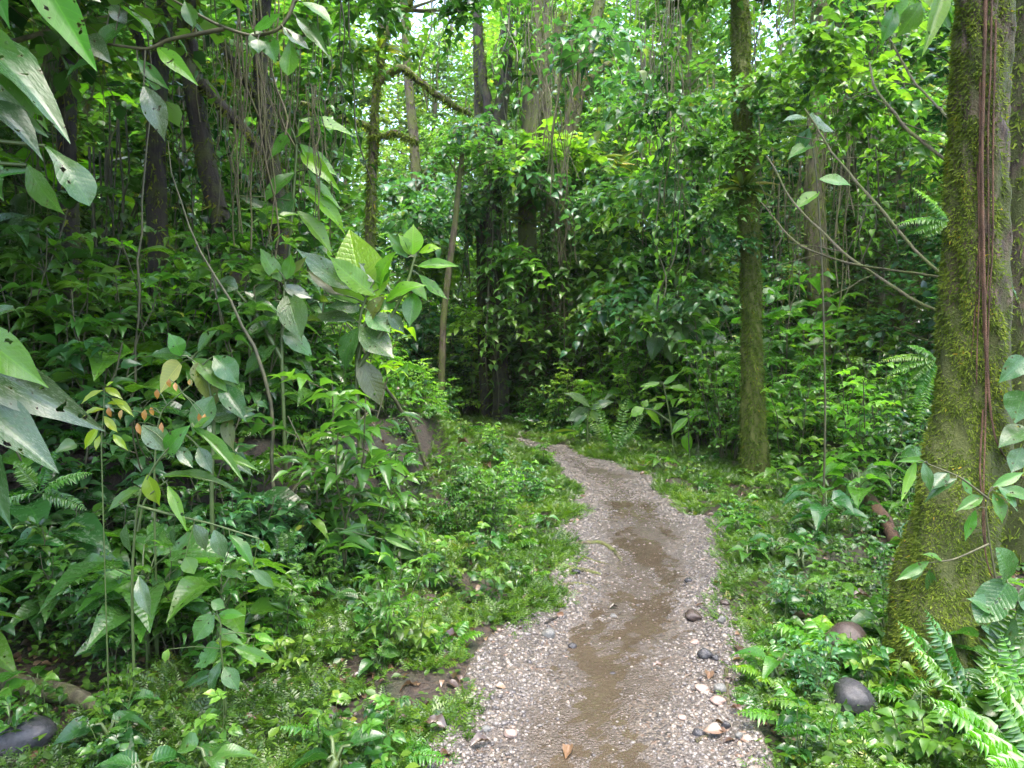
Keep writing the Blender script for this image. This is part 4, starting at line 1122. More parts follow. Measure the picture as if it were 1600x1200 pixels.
# fronds of individual ferns
def fern_px(name, label, Y, root_px, fr, mat, pinL, npin=26, pasp=.16, cat='fern', ground=True):
    b = P(root_px[0], root_px[1], Y)
    if ground: b[2] = h(b[0], b[1])
    root = empty(name, b); tag(root, label, cat)
    for f in fr:
        tx, ty = f[0], f[1]; dy = f[2] if len(f) > 2 else 0.
        e = P(tx, ty, Y + dy) - b
        L = np.linalg.norm(e); dr = .28
        d = e / L + UP * dr
        fo = MB(); st = MB()
        frond_into(fo, fo, np.zeros(3), d, L * np.linalg.norm(d), dr / np.linalg.norm(d), npin, pinL * (f[3] if len(f) > 3 else 1.), pasp, r=.003, tint=.3 + .4 * R.random(), up=UP + np.array([0, -.6, 0]))
        put('frond', fo.mesh('frond', M[mat]), root)


fern_px('fern', 'yellow green fern tuft growing from the left side of the thick mossy tree', 3.62, (1482, 345), [(1422, 292), (1394, 354), (1424, 368), (1442, 374), (1448, 318)], 'fernb', .036, 26, .2, ground=False)
fern_px('fern', 'yellow green fern with a long level frond low on the thick mossy tree', 3.62, (1462, 560), [(1368, 568), (1382, 590), (1420, 600), (1425, 640), (1430, 690), (1415, 540)], 'fernb', .032, 30, .2, ground=False)
fern_px('fern', 'bright fern with long wet fronds at the bottom right corner', 2.45, (1650, 1180), [(1436, 1090, -.1), (1530, 1015, .1), (1532, 1050), (1560, 980, .2), (1500, 1150, -.2), (1540, 1200, -.3), (1660, 960, .2)], 'fernb', .085, 30, .19)
fern_px('fern', 'dark feathery fern spreading in front of the thick mossy tree foot', 2.9, (1530, 1010), [(1395, 965), (1440, 945), (1480, 1080, -.2), (1420, 1010, -.1), (1600, 930), (1560, 1080, -.2), (1470, 1120, -.3)], 'fern', .075, 30, .22)
fern_px('fern', 'low fern by the boulders beside the trail at lower right', 3.2, (1190, 1100), [(1140, 1085), (1150, 1115, -.1), (1215, 1080), (1235, 1115), (1200, 1060, .1), (1170, 1130, -.2)], 'fern', .05, 22, .2)
fern_px('fern', 'bright fern beside the two big pale leaves beyond the bend', 10.4, (958, 690), [(908, 640), (1012, 642), (928, 618), (984, 614), (944, 662, -.3), (998, 668, -.3)], 'fernb', .085, 24, .2)
fern_px('fern', 'narrow fern hanging on the dark face of the left bank', 4.4, (448, 868), [(470, 912), (440, 830), (480, 850), (462, 820)], 'fern', .04, 22, .2, ground=False)
fern_px('fern', 'fern with long fronds under the left edge leaves above the dark hollow', 3.4, (60, 770), [(150, 740), (140, 800), (20, 720), (90, 700), (-10, 790)], 'fern', .045, 26, .18, ground=False)

# ------------------------------------------------------------------ repeated plants
PB = {}
PB['dark'] = [make_bgtree(8.5, 1.6, 44, .20, 'dark', r=.11, csize=.75, hang=1), make_bgtree(8.5, 1.8, 44, .22, 'mid', r=.13, csize=.8, hang=1)]
PB['mid'] = [make_bgtree(11, 2.0, 52, .20, 'mid', r=.14, csize=.85, hang=1), make_bgtree(11, 2.0, 52, .24, 'blue', r=.14, csize=.9, hang=1), make_bgtree(11, 1.9, 50, .19, 'far', r=.13, csize=.85, hang=1)]
PB['far'] = [make_bgtree(16, 2.8, 60, .25, 'far', r=.2, csize=1.2, ntw=15, hang=1), make_bgtree(16, 2.8, 60, .27, 'mid', r=.2, csize=1.2, ntw=15, hang=1)]
PB['light'] = [make_bgtree(15, 2.7, 56, .24, 'far_lit', r=.18, csize=1.2, ntw=15, hang=1), make_bgtree(15, 2.7, 56, .23, 'far', r=.18, csize=1.2, ntw=15, hang=1)]


def where(px):
    if px < 330: return 'far left behind the dark trunks'
    if px < 560: return 'left behind the dark trunks'
    if px < 740: return 'in the bright gap above the bend'
    if px < 940: return 'behind the trunk cluster at the bend'
    if px < 1160: return 'between the trunk cluster and the slim mossy tree'
    if px < 1420: return 'between the slim and the thick mossy tree'
    return 'beyond the thick mossy tree at right'


DEPTH = lambda Y: 'near' if Y < 16 else ('middle distance' if Y < 26 else 'distant')
rowsY = [13.5, 16, 18.5, 21.5, 25, 29, 34, 40, 47]
for ri, Y0 in enumerate(rowsY):
    sp = 1.9 + .075 * Y0
    W_ = .74 * Y0 + 2.5
    x = -W_ + R.random() * sp
    while x < W_:
        xx = x + R.uniform(-.5, .5); yy_ = Y0 + R.uniform(-1.1, 1.1)
        x += sp
        px, _ = to_px(xx, yy_, 1.6)
        if yy_ < 20 and abs(xx - cx(yy_)) < 1.8 + .1 * (yy_ > 17): continue
        if yy_ < 24 and 520 < px < 760: continue
        if yy_ < 17.5 and 735 < px < 1180: continue
        full = .5 * yy_ + 2.2
        Ht = full * R.uniform(.75, 1.12)
        gap = abs(px - 1205) < 75 or abs(px - 975) < 55
        if gap: Ht = full * R.uniform(.62, .78)
        if 540 < px < 740 and R.random() < .4: Ht *= .72
        if yy_ < 18: pr, H0 = R.choice(PB['mid']), None
        elif 520 < px < 760: pr, H0 = R.choice(PB['light']), None
        else: pr, H0 = R.choice(PB['far'] + (PB['mid'] if yy_ < 24 else PB['light'][:1])), None
        H0 = 8.5 if pr in PB['dark'] else 11 if pr in PB['mid'] else 16 if pr in PB['far'] else 15
        s = Ht / H0
        w_ = where(px)
        place('forest_tree', pr, f'{DEPTH(yy_)} leafy vine-draped tree {w_}', 'tree', (xx, yy_, h(xx, yy_)), R.random() * 6.28, s, f'{DEPTH(yy_)} trees {w_}')

# left wall of trees close by
for (px, Y0, Ht) in [(-90, 8.5, 6.5), (60, 10.5, 7.0), (270, 11.5, 7.0), (450, 13.0, 7.0), (-40, 12, 8.5), (-300, 7, 6.5), (-500, 5, 6.)]:
    x = (px - 800) / F * Y0
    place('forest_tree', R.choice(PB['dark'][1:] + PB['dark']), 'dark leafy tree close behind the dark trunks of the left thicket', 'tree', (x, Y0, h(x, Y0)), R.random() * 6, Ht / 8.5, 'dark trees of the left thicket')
# right side of the near forest
for (px, Y0, Ht) in [(1700, 8.5, 6.5), (1520, 10.5, 7.5), (1640, 12.5, 8.5), (1400, 12.5, 7.), (1850, 6.5, 6.0), (1180, 12.8, 6.2), (1060, 14.0, 6.5)]:
    x = (px - 800) / F * Y0
    place('forest_tree', R.choice(PB['mid']), 'leafy tree standing close behind the two mossy trees at right', 'tree', (x, Y0, h(x, Y0)), R.random() * 6, Ht / 11, 'near trees at right')

shade = make_bgtree(6.5, 2.4, 40, .20, 'dark', low=.60, r=.12, csize=.9, hang=0)  # unseen trees added so their crowns darken the left foreground
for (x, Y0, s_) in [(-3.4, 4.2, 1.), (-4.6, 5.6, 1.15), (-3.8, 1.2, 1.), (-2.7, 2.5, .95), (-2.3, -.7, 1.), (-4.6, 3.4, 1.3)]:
    place('forest_tree', shade, 'added shade tree out of view whose crown darkens the left foreground', 'tree', (x, Y0, float(h(x, Y0))), R.random() * 6, s_, 'added shade trees out of view')

# far forest beyond, reads as one mass
fo = MB()
k = 420
a = rng.uniform(-.75, .75, k); rr = rng.uniform(50, 60, k)
for i in range(k):
    c = np.array([math.sin(a[i]) * rr[i], math.cos(a[i]) * rr[i], rng.random() ** 1.2 * 17])
    c[2] += h(c[0], c[1])
    clump(fo, None, c, 2.2, 10, 7, .42)
o = put('far_forest', fo.mesh('far_forest', M['far'])); tag(o, 'far green forest closing the view behind all the trees', 'forest', kind='stuff')

# shrubs and undergrowth
S = {}
S['small'] = [make_shrub(1.5, 6, .085, m_, n=9, ntw=9, tl=.42, spread=.5) for m_ in ('mid', 'dark')]
S['glossy'] = [make_shrub(1.3, 5, .15, m_, tpl=T_OV, asp=.33, n=6, ntw=7, tl=.45, spread=.45) for m_ in ('dark', 'blue', 'mid')]
S['long'] = [make_shrub(1.4, 5, .20, m_, tpl=T_MIDL, asp=.2, n=7, ntw=6, tl=.5, spread=.4) for m_ in ('dark', 'mid')]
S['bright'] = [make_shrub(1.3, 5, .11, 'bright', n=8, ntw=8, tl=.4, spread=.45), make_shrub(1.1, 4, .15, 'bright', tpl=T_OV, asp=.34, n=5, ntw=6, tl=.4)]
S['big'] = [make_shrub(2.0, 6, l_, m_, tpl=T_OV, asp=a_, n=4, ntw=7, tl=.6, spread=.6, r=.012) for m_, l_, a_ in (('hp', .30, .27), ('hd', .36, .22), ('hm', .28, .3), ('hm', .34, .2), ('hb', .26, .27), ('hgrey', .32, .25))]
S['broad'] = [make_broad(9, .42, m_, H=.5) for m_ in ('hp', 'hd', 'hm')]
S['herb'] = [make_shrub(.22, 4, .055, m_, n=6, ntw=4, tl=.10, spread=.10, stem='gstem', r=.003) for m_ in ('mid', 'dark', 'cover')]
S['herb2'] = [make_broad(6, .11, m_, H=.07, tpl=T_OV, asp=.3, pet=.4, lift=.7) for m_ in ('hm', 'hd', 'hp', 'hd')]
S['fern'] = [make_fern(9, .75, 'fern', 26, .12), make_fern(8, .7, 'fern', 22, .14, pasp=.2)]
S['fernlet'] = [make_fern(7, .26, 'fernb', 18, .05, pasp=.22), make_fern(7, .24, 'fern', 18, .045, pasp=.22)]
S['treefern'] = [make_fern(11, 1.5, 'blue', 36, .28, lift=1.0, droop=.6, pasp=.1)]
S['strap'] = [make_rosette(18, .5, 'mid', .045), make_rosette(14, .35, 'bright', .05)]
S['palm'] = [make_fern(7, 1.3, 'dark', 24, .38, lift=1.3, droop=.7, pasp=.08)]
S['vine'] = [make_vine(3.2, 'mid', .11), make_vine(2.6, 'dark', .13), make_vine(2.2, 'bright', .10), make_vine(3.0, 'far', .10)]
S['roots'] = [make_roots(3., 12), make_roots(2.2, 8)]
S['epi'] = [make_rosette(20, .4, 'olive', .05, lift=.9)]

NAMES = {'small': ('leafy_shrub', 'fine-leaved shrub', 'shrub'), 'glossy': ('glossy_shrub', 'glossy broad-leaved shrub', 'shrub'), 'long': ('long_leaved_shrub', 'shrub with long narrow leaves', 'shrub'),
         'bright': ('bright_shrub', 'bright green shrub', 'shrub'), 'big': ('tall_shrub', 'tall shrub with big ribbed leaves', 'shrub'), 'broad': ('broad_leaf_plant', 'big-leaved forest plant', 'plant'), 'herb': ('herb', 'small leafy herb', 'herb'), 'herb2': ('seedling', 'seedling with a few oval leaves', 'herb'),
         'fern': ('fern', 'green arching fern', 'fern'), 'fernlet': ('small_fern', 'little fern', 'fern'), 'treefern': ('tree_fern', 'large feathery fern', 'fern'), 'strap': ('strap_leaf_plant', 'rosette of strap-like leaves', 'plant'), 'palm': ('palm', 'small understory palm', 'palm')}


def region(x, y):
    px, py = to_px(x, y, float(h(x, y)))
    left = x < cx(y)
    if y < 4.2: return 'in the near verge left of the trail' if left else 'among the ferns under the thick mossy tree'
    if left:
        if px < 250: return 'on the left bank near the picture edge'
        if px < 520: return 'on the left bank below the dark trunks'
        if y > 9.5: return 'left of the far end of the trail'
        return 'on the low bank beside the trail'
    if y > 12.5 and px < 950: return 'at the foot of the trunk cluster'
    if px < 1120: return 'on the right side of the bend'
    if px < 1260: return 'around the foot of the slim mossy tree'
    return 'between the slim and the thick mossy tree'


def scatter(kind, n, pxr, yr, s=(.8, 1.2), clear=.9, power=1., reject=None):
    nm, lb, cat = NAMES[kind]; c = 0; tries = 0
    while c < n and tries < n * 30:
        tries += 1
        y = yr[0] + (yr[1] - yr[0]) * R.random() ** power
        x = (R.uniform(*pxr) - 800) / F * y
        if abs(x - cx(y)) < clear: continue
        if reject and reject(x, y): continue
        if kind not in ('fern', 'herb', 'herb2', 'fernlet') and any(abs(x - (a - 800) / F * b) < .3 and b - (1. if b < 3.5 else .45) < y < b + .08 for a, b in ((335, 3.0), (590, 4.6), (1430, 3.3), (580, 6.0), (620, 5.6), (500, 5.9), (430, 5.6), (290, 4.2))): continue
        w_ = region(x, y)
        place(nm, R.choice(S[kind]), f'{lb} {w_}', cat, (x, y, float(h(x, y)) - .01), R.random() * 6.28, R.uniform(*s), f'{lb}s {w_}')
        c += 1


sight = lambda x, y: x < cx(y) and x > cx(y) - 1.0 and y > 6.5      # keep the low verge open
# left bank
scatter('glossy', 26, (-150, 560), (4.6, 9.5), (.6, 1.15), 1.5, reject=sight)
scatter('long', 16, (-150, 560), (4.8, 9.5), (.6, 1.1), 1.5, reject=sight)
scatter('small', 16, (-150, 600), (5.0, 11), (.6, 1.2), 1.5, reject=sight)
scatter('broad', 16, (-100, 560), (4.2, 8.5), (.7, 1.15), 1.4, reject=sight)
scatter('big', 22, (-150, 580), (4.6, 9.5), (.5, .95), 1.5, reject=sight)
scatter('big', 3, (-100, 200), (7.5, 9.5), (1.4, 1.7), 2.6)
scatter('bright', 12, (690, 960), (12.2, 14.8), (.5, 1.), .8)
scatter('fern', 10, (700, 960), (12.2, 14.6), (.8, 1.2), .8)
scatter('glossy', 8, (690, 960), (12.5, 15), (.6, 1.), .8)
scatter('strap', 8, (690, 960), (12.2, 14.5), (1., 1.6), .8)
scatter('big', 12, (960, 1600), (9.5, 14), (.8, 1.4), 2.2)
scatter('broad', 14, (-150, 330), (3.2, 4.6), (.5, .9), 1.3)
scatter('glossy', 12, (-150, 380), (3.2, 4.8), (.4, .7), 1.2)
scatter('palm', 5, (-100, 500), (6.5, 9.5), (.8, 1.1), 1.6, reject=sight)
scatter('fern', 12, (-100, 560), (4., 9), (.6, 1.), 1.3, reject=sight)
scatter('bright', 12, (350, 640), (6.5, 12), (.6, 1.1), 1.5, reject=sight)
scatter('bright', 10, (540, 760), (16.5, 23), (1., 2.0), 1.2)
scatter('small', 14, (540, 760), (17.5, 24), (1.4, 2.4), 1.2)
scatter('glossy', 10, (560, 760), (16.5, 22), (1.2, 2.0), 1.2)
scatter('big', 6, (560, 760), (18, 23), (1.2, 1.8), 1.2)
scatter('bright', 8, (680, 815), (15.4, 17.2), (.9, 1.6), 0.)
scatter('small', 6, (690, 800), (15.8, 17.5), (1.1, 1.8), 0.)
scatter('glossy', 5, (690, 800), (15.4, 17), (1., 1.6), 0.)
# plants crowding the low bank left of the trail
scatter('bright', 8, (520, 900), (5.6, 10), (.28, .5), .95)
scatter('glossy', 14, (480, 880), (5.2, 10), (.25, .5), .95)
scatter('fern', 14, (480, 880), (5.0, 10), (.3, .6), .9)
scatter('long', 8, (480, 860), (5.5, 10), (.25, .45), .95)
scatter('broad', 10, (480, 860), (5.2, 9.5), (.3, .55), .95)
# beyond the bend
scatter('small', 18, (600, 1150), (14.5, 19), (.8, 1.6), 1.5)
scatter('glossy', 16, (740, 1150), (13.5, 18), (.9, 1.9), 1.5)
scatter('bright', 22, (840, 1400), (11, 16), (.8, 1.9), 1.7)
scatter('small', 14, (740, 1300), (12.5, 17), (1.2, 2.2), 1.7)
scatter('broad', 12, (760, 1150), (11.5, 16), (.9, 1.6), 1.4)
scatter('strap', 12, (760, 1150), (11.5, 16), (.9, 1.6), 1.3)
scatter('fern', 16, (740, 1150), (11.5, 16.5), (.8, 1.3), 1.3)
scatter('treefern', 7, (960, 1500), (10, 16), (.8, 1.3), 2.)
scatter('glossy', 12, (60, 700), (3.3, 5.2), (.25, .42), .95)
scatter('broad', 8, (-60, 520), (3.4, 4.8), (.55, .85), 1.3)
scatter('fern', 8, (60, 720), (3.3, 5.4), (.28, .45), .95)
scatter('long', 6, (60, 660), (3.4, 5.2), (.25, .4), .95)
scatter('fern', 16, (60, 640), (4.3, 6.), (.35, .6), 1.)
scatter('fernlet', 26, (100, 640), (4.2, 6.), (.9, 1.8), 1.)
scatter('herb2', 26, (60, 640), (4.2, 6.), (1.2, 2.2), 1.)
scatter('glossy', 14, (150, 620), (4.5, 6.2), (.3, .5), 1.2)
scatter('broad', 8, (150, 600), (4.6, 6.), (.4, .65), 1.2)
# right side
scatter('small', 14, (1100, 1650), (8.5, 13), (.6, 1.3), 1.8)
scatter('glossy', 18, (1080, 1650), (7.5, 13), (.5, 1.1), 1.8)
scatter('bright', 12, (1080, 1650), (7.5, 13), (.5, 1.1), 1.8)
scatter('long', 10, (1180, 1650), (8, 13), (.5, 1.1), 1.9)
scatter('fern', 14, (1180, 1650), (5, 11), (.5, .9), 1.5)
scatter('broad', 10, (1180, 1600), (5.5, 10), (.5, .9), 1.4)
scatter('broad', 7, (1500, 1700), (2.7, 3.5), (.35, .55), 1.2)
scatter('fern', 6, (1500, 1700), (2.6, 3.4), (.35, .5), 1.1)
scatter('fern', 9, (1180, 1420), (2.9, 4.2), (.22, .4), .85)
scatter('fernlet', 16, (1160, 1420), (2.6, 4.2), (.9, 1.5), .75)
scatter('glossy', 5, (1200, 1420), (3.0, 4.4), (.2, .3), .85)
scatter('treefern', 3, (1380, 1700), (4.5, 7), (.6, .8), 2.2)
# low verge plants
scatter('herb', 90, (-50, 1000), (2.6, 9), (.6, 1.4), .72, 1.2)
scatter('herb', 80, (1000, 1650), (2.6, 12), (.6, 1.5), .72, 1.2)
scatter('herb2', 70, (-50, 1000), (2.5, 9), (.6, 1.5), .75, 1.2)
scatter('herb2', 80, (1000, 1650), (2.6, 11), (.7, 1.8), .75, 1.2)
scatter('fernlet', 45, (100, 1000), (2.6, 9), (.6, 1.3), .72, 1.2)
scatter('fernlet', 45, (1050, 1650), (2.6, 11), (.6, 1.4), .72, 1.2)
scatter('herb', 60, (650, 1050), (9, 17), (.9, 1.8), .62)

# hanging vines and root bundles
VN = {0: 'leafy vine curtain', 1: 'dark leafy vine curtain', 2: 'bright leafy vine curtain', 3: 'fine-leaved vine curtain'}
for i in range(52):
    zone = R.random()
    if zone < .35: px, Y0 = R.uniform(0, 520), R.uniform(6.5, 10)
    elif zone < .6: px, Y0 = R.uniform(720, 980), R.uniform(13.8, 16)
    else: px, Y0 = R.uniform(980, 1500), R.uniform(8.5, 14)
    q = P(px, R.uniform(-150, 330), Y0); v = R.choice([1, 1, 0]) if zone < .35 else R.randrange(4)
    w_ = where(px)
    o = place('hanging_vine', S['vine'][v], f'{VN[v]} hanging {w_}', 'vine', q, R.random() * 6.28, R.uniform(.7, 1.25) * (1. if Y0 < 11 else 1.25), f'{VN[v]}s {w_}')
for i, (px, py, Y0, s, v) in enumerate([(840, -20, 14, 1.15, 0), (855, 60, 13.8, 1., 1), (880, 250, 14, 1.2, 0), (1045, -20, 11, .8, 0), (1015, 80, 12, .8, 1), (1232, -20, 11, .9, 1), (1290, 170, 11, .9, 0), (1320, 150, 10, .9, 0), (1100, 120, 11, .8, 1), *[(R.uniform(20, 520), R.uniform(-30, 160), R.uniform(5.4, 7.5), R.uniform(.3, .7), R.randrange(2)) for _ in range(6)], *[(R.uniform(560, 1450), R.uniform(-40, 120), R.uniform(9, 14), R.uniform(.5, 1.), R.randrange(2)) for _ in range(4)], (150, 60, 6, .45, 1), (420, 80, 6.4, .5, 1), (70, 0, 6, .5, 0), (335, 40, 6.3, .4, 1), (520, 130, 9, .5, 0), (1250, 250, 9, .6, 0)]):
    w_ = where(px)
    place('hanging_roots', S['roots'][v], f'bundle of pale dangling root strands {w_}', 'hanging roots', P(px, py, Y0), R.random() * 6, s, f'dangling roots {w_}')
for i, (px, py, Y0) in enumerate([(935, 255, 15.5), (965, 262, 15), (900, 225, 15.2), (1010, 240, 14), (590, 85, 11), (1100, 175, 11), (1160, 300, 8.5), (735, 200, 14.8), (820, 350, 15), (860, 430, 15.3)]):
    w_ = where(px)
    place('bromeliad', S['epi'][0], f'olive bromeliad perched on a trunk {w_}', 'bromeliad', P(px, py, Y0), R.random() * 6, R.uniform(.8, 1.3), f'bromeliads {w_}')


# leafy cushions of climbers wrapped round the cluster trunks and the slim tree
def make_cushion(size, leaf, mat, ntw=34, n=7, tpl=T_MID):
    st = MB(); fo = MB()
    clump(fo, st, np.zeros(3), size, ntw, n, leaf, tpl=tpl, asp=.34, droop=.5, r=.006)
    return [('stem', st.mesh('stem', M['stem'])), ('foliage', fo.mesh('foliage', M[mat]))]


CU = [make_cushion(.9, .25, 'bright', 24, 6, T_OV), make_cushion(.9, .26, 'mid', 24, 6, T_OV), make_cushion(.9, .24, 'blue', 24, 6), make_cushion(.9, .26, 'dark', 24, 6, T_OV)]
CN = ['bright green', 'mid green', 'blue green', 'dark green']
extra = [(R.uniform(735, 960), R.uniform(180, 570), R.uniform(13.6, 15.2), R.uniform(.6, 1.1), R.randrange(4)) for _ in range(12)] + [(R.uniform(960, 1150), R.uniform(120, 520), R.uniform(10.5, 13.5), R.uniform(.6, 1.), R.choice([0, 1, 2])) for _ in range(14)] + [(R.uniform(560, 740), R.uniform(250, 520), R.uniform(16, 20), R.uniform(.8, 1.4), R.choice([0, 1, 2])) for _ in range(14)]
for (px, py, Y0, s, v) in extra + [(850, 235, 14.5, 1.2, 0), (800, 260, 14.6, 1., 1), (890, 245, 14.6, 1.1, 0), (920, 290, 14.8, 1., 1), (770, 290, 14.6, .9, 2), (745, 330, 14.8, .8, 2), (830, 300, 14.6, .9, 1), (790, 400, 14.6, .7, 0), (835, 440, 14.7, .7, 1), (880, 380, 14.8, .9, 1), (800, 500, 14.5, 1., 1), (850, 540, 14.5, 1., 1), (900, 520, 14.6, .9, 0), (930, 420, 14.4, 1., 0), (960, 360, 14.2, 1.1, 2), (1000, 330, 13.8, 1.1, 0), (1000, 420, 13.6, 1.1, 1), (950, 480, 14, 1., 1), (1060, 400, 13.5, 1.1, 2), (1090, 330, 13.2, 1., 3), (690, 340, 15, 1.1, 2), (640, 345, 15, 1.1, 2), (600, 360, 16, 1.1, 2),
                           (1150, 300, 8.5, .4, 1), (1165, 230, 8.5, .45, 1), (1150, 380, 8.5, .35, 2), (1130, 330, 8.6, .45, 1), (1145, 160, 8.6, .5, 2), (1100, 230, 9.2, .6, 3), (1075, 170, 9.5, .6, 1), (1210, 130, 8.2, .55, 1), (1260, 80, 8, .6, 1), (1310, 60, 7.8, .6, 1), (1350, 110, 7.6, .6, 0), (1330, 180, 8, .55, 1), (1240, 170, 8.4, .5, 1), (1390, 160, 7.6, .55, 1), (1290, 130, 8.2, .5, 2), (1420, 230, 8, .5, 1)] + [(R.uniform(540, 1440), R.uniform(-60, 90), R.uniform(8.5, 14), R.uniform(.5, .8), R.choice([1, 2, 3, 3])) for _ in range(22)]:
    w_ = where(px)
    place('climber_cushion', CU[v], f'{CN[v]} cushion of climbing leaves {w_}', 'climber', P(px, py, Y0), R.random() * 6, s, f'{CN[v]} climbers {w_}')

# ------------------------------------------------------------------ stones, logs, dead leaves, twigs
def make_stone(seed, flat=.65, sub=3):
    import bmesh
    bm = bmesh.new(); bmesh.ops.create_icosphere(bm, subdivisions=sub, radius=1)
    rg = random.Random(seed); ph = [rg.random() * 6 for _ in range(6)]
    for v in bm.verts:
        c = v.co; n = .10 * math.sin(2.3 * c.x + ph[0]) + .09 * math.sin(2.9 * c.y + ph[1] + c.z) + .07 * math.sin(5.1 * c.z + 3 * c.x + ph[2]) + .03 * math.sin(9 * c.x + 7 * c.y + ph[3])
        v.co = c * (1 + n); v.co.z *= flat
    me = bpy.data.meshes.new('stone'); bm.to_mesh(me); bm.free()
    me.polygons.foreach_set('use_smooth', [True] * len(me.polygons))
    return me


def stone(name, label, px, py, wpx, hpx, mat, Y=None, group=None, sink=.35):
    if Y is None:
        d = P(px, py, 1.) - np.array([0, 0, CAM_H]); Y = -CAM_H / d[2]
    q = P(px, py, Y); me = make_stone(R.random(), 1.); me.materials.append(M[mat])
    o = put(name, me); rx = wpx * Y / F / 2; rz = hpx * Y / F / 2
    o.scale = (rx, rx * R.uniform(.75, 1.), rz); o.rotation_euler = (R.uniform(-.15, .15), R.uniform(-.15, .15), R.uniform(-.4, .4))
    zg = max(float(h(q[0], q[1])), float(hpath(q[0], q[1])) if abs(q[0] - cx(q[1])) < .6 else -9)
    o.location = (q[0], q[1], zg + rz * (1 - sink))
    tag(o, label, 'stone', group)


stone('boulder', 'brown wet boulder half hidden by plants right of the trail', 1318, 1075, 72, 58, 'st_brown', 3.6, sink=.55)
stone('boulder', 'dark wet boulder nearest the lower right, shining among ferns', 1330, 1175, 74, 78, 'st_dark', 3.05, sink=.55)
stone('boulder', 'dark wet rock in the bottom left corner', 20, 1190, 110, 70, 'st_dark', 2.75, sink=.55)
for i, (px, py, wd, ht, mt, lb) in enumerate([
    (1103, 1036, 24, 18, 'st_dark', 'olive dark pebble on the right edge of the trail, larger of a touching pair'), (1118, 1040, 12, 11, 'st_dark', 'small grey pebble touching the olive dark one on the right trail edge'), (857, 1000, 22, 17, 'st_grey', 'grey brown stone on the left edge of the trail near the puddle'), (1084, 970, 28, 16, 'st_brown', 'flat brown stone on the right side of the trail above the puddle'),
    (1127, 982, 15, 13, 'st_grey', 'grey pebble by the twig right of the flat brown stone'), (1093, 1155, 21, 15, 'st_dark', 'dark rounded pebble near the bottom right of the trail'), (1134, 1145, 15, 14, 'st_dark', 'dark pebble right of the rounded one at the trail bottom'), (1154, 1166, 13, 12, 'st_grey', 'pale grey pebble at the lower right trail edge'), (1124, 1092, 22, 18, 'st_grey', 'olive stone beside the upright twig on the right trail edge'), (1122, 1108, 24, 14, 'st_pink', 'mauve flat stone below the olive one by the twig'),
    (1095, 1088, 22, 12, 'st_pink', 'pinkish flat stone on the lower right of the trail'), (848, 708, 11, 8, 'st_brown', 'brown stone on the grassy shoulder at the bend'), (797, 1158, 22, 14, 'st_pink', 'pale pinkish stone at the lower left of the trail'), (895, 1012, 14, 9, 'st_dark', 'dark flat pebble right of the grey brown stone'), (958, 965, 12, 7, 'st_grey', 'small grey stone in the middle of the trail'), (957, 1053, 12, 6, 'st_dark', 'dark pebble standing in the puddle'),
    (1132, 955, 16, 10, 'st_brown', 'reddish stone on the right trail edge above the flat brown one'), (1085, 1010, 15, 9, 'st_pink', 'pink stone between puddle and the pebble pair'), (900, 900, 16, 8, 'st_dark', 'dark stone at the left trail edge by the roots'), (1066, 1130, 14, 8, 'st_pink', 'cream stone in the lower right gravel'),
    (668, 950, 30, 16, 'st_brown', 'brown stone showing through the left verge plants'), (1150, 1172, 10, 9, 'st_brown', 'small orange brown pebble at the bottom right trail edge'), (760, 1150, 16, 10, 'st_grey', 'grey pebble at the lower left trail margin'), (1075, 912, 14, 8, 'st_dark', 'dark pebble on the right side of the middle trail')]):
    stone('stone', lb, px, py, wd, ht, mt, None, 'stones lying on the trail')


def twig(name, label, pts, mat, cat='twig', group=None, k=7, lump=.12, onground=True, lift=.6):
    L = []
    for (px, py, r) in pts:
        d = P(px, py, 1.) - np.array([0, 0, CAM_H]); Y = -CAM_H / d[2]; q = P(px, py, Y)
        zg = max(float(h(q[0], q[1])), float(hpath(q[0], q[1])) if abs(q[0] - cx(q[1])) < .62 else -9)
        L.append((q[0], q[1], zg + lift * r * Y / F, r * Y / F))
    L = np.array(L); s_ = np.linspace(0, len(L) - 1, 5 * len(L))
    A = np.c_[[np.interp(s_, np.arange(len(L)), L[:, c]) for c in range(4)]].T
    for _ in range(2): A[1:-1] = .25 * A[:-2] + .5 * A[1:-1] + .25 * A[2:]
    A[1:-1, :2] += rng.normal(0, .0012, (len(A) - 2, 2)) * A[1:-1, 1:2] * .5
    m = MB(); m.tube(A[:, :3] - A[0, :3], A[:, 3], k, lump=lump, seed=R.random() * 5)
    o = put(name, m.mesh(name, M[mat])); o.location = A[0, :3]; tag(o, label, cat, group)


twig('tree_root', 'exposed dark root curving onto the left edge of the trail', [(880, 862, 5), (915, 854, 4.5), (940, 852, 4), (958, 862, 3.5), (972, 880, 2)], 'bark_bg', 'root', 'roots at the left trail edge', lift=.1)
twig('tree_root', 'thick dark root end below the curving root', [(865, 892, 5), (893, 897, 5), (915, 896, 5), (938, 900, 2.5)], 'bark_bg', 'root', 'roots at the left trail edge', lift=.1)
twig('tree_root', 'thin dark root leading from the verge at the left trail edge', [(850, 930, 3), (880, 922, 3), (900, 916, 3), (925, 920, 2.5), (934, 928, 1.5)], 'bark_bg', 'root', 'roots at the left trail edge', lift=.1)
twig('tree_root', 'thin crooked root right of the curving root', [(905, 872, 2.5), (930, 880, 2.2), (950, 886, 2), (968, 892, 1.2)], 'bark_bg', 'root', 'roots at the left trail edge', lift=.1)
twig('twig', 'pale upright-lying twig along the right edge of the trail', [(1134, 1058, 3), (1137, 1085, 3), (1138, 1112, 3)], 'bark_pale')
twig('twig', 'pale broken twig beside the dark rounded pebble', [(1086, 1168, 3.5), (1096, 1162, 3.5), (1106, 1157, 3)], 'bark_pale')
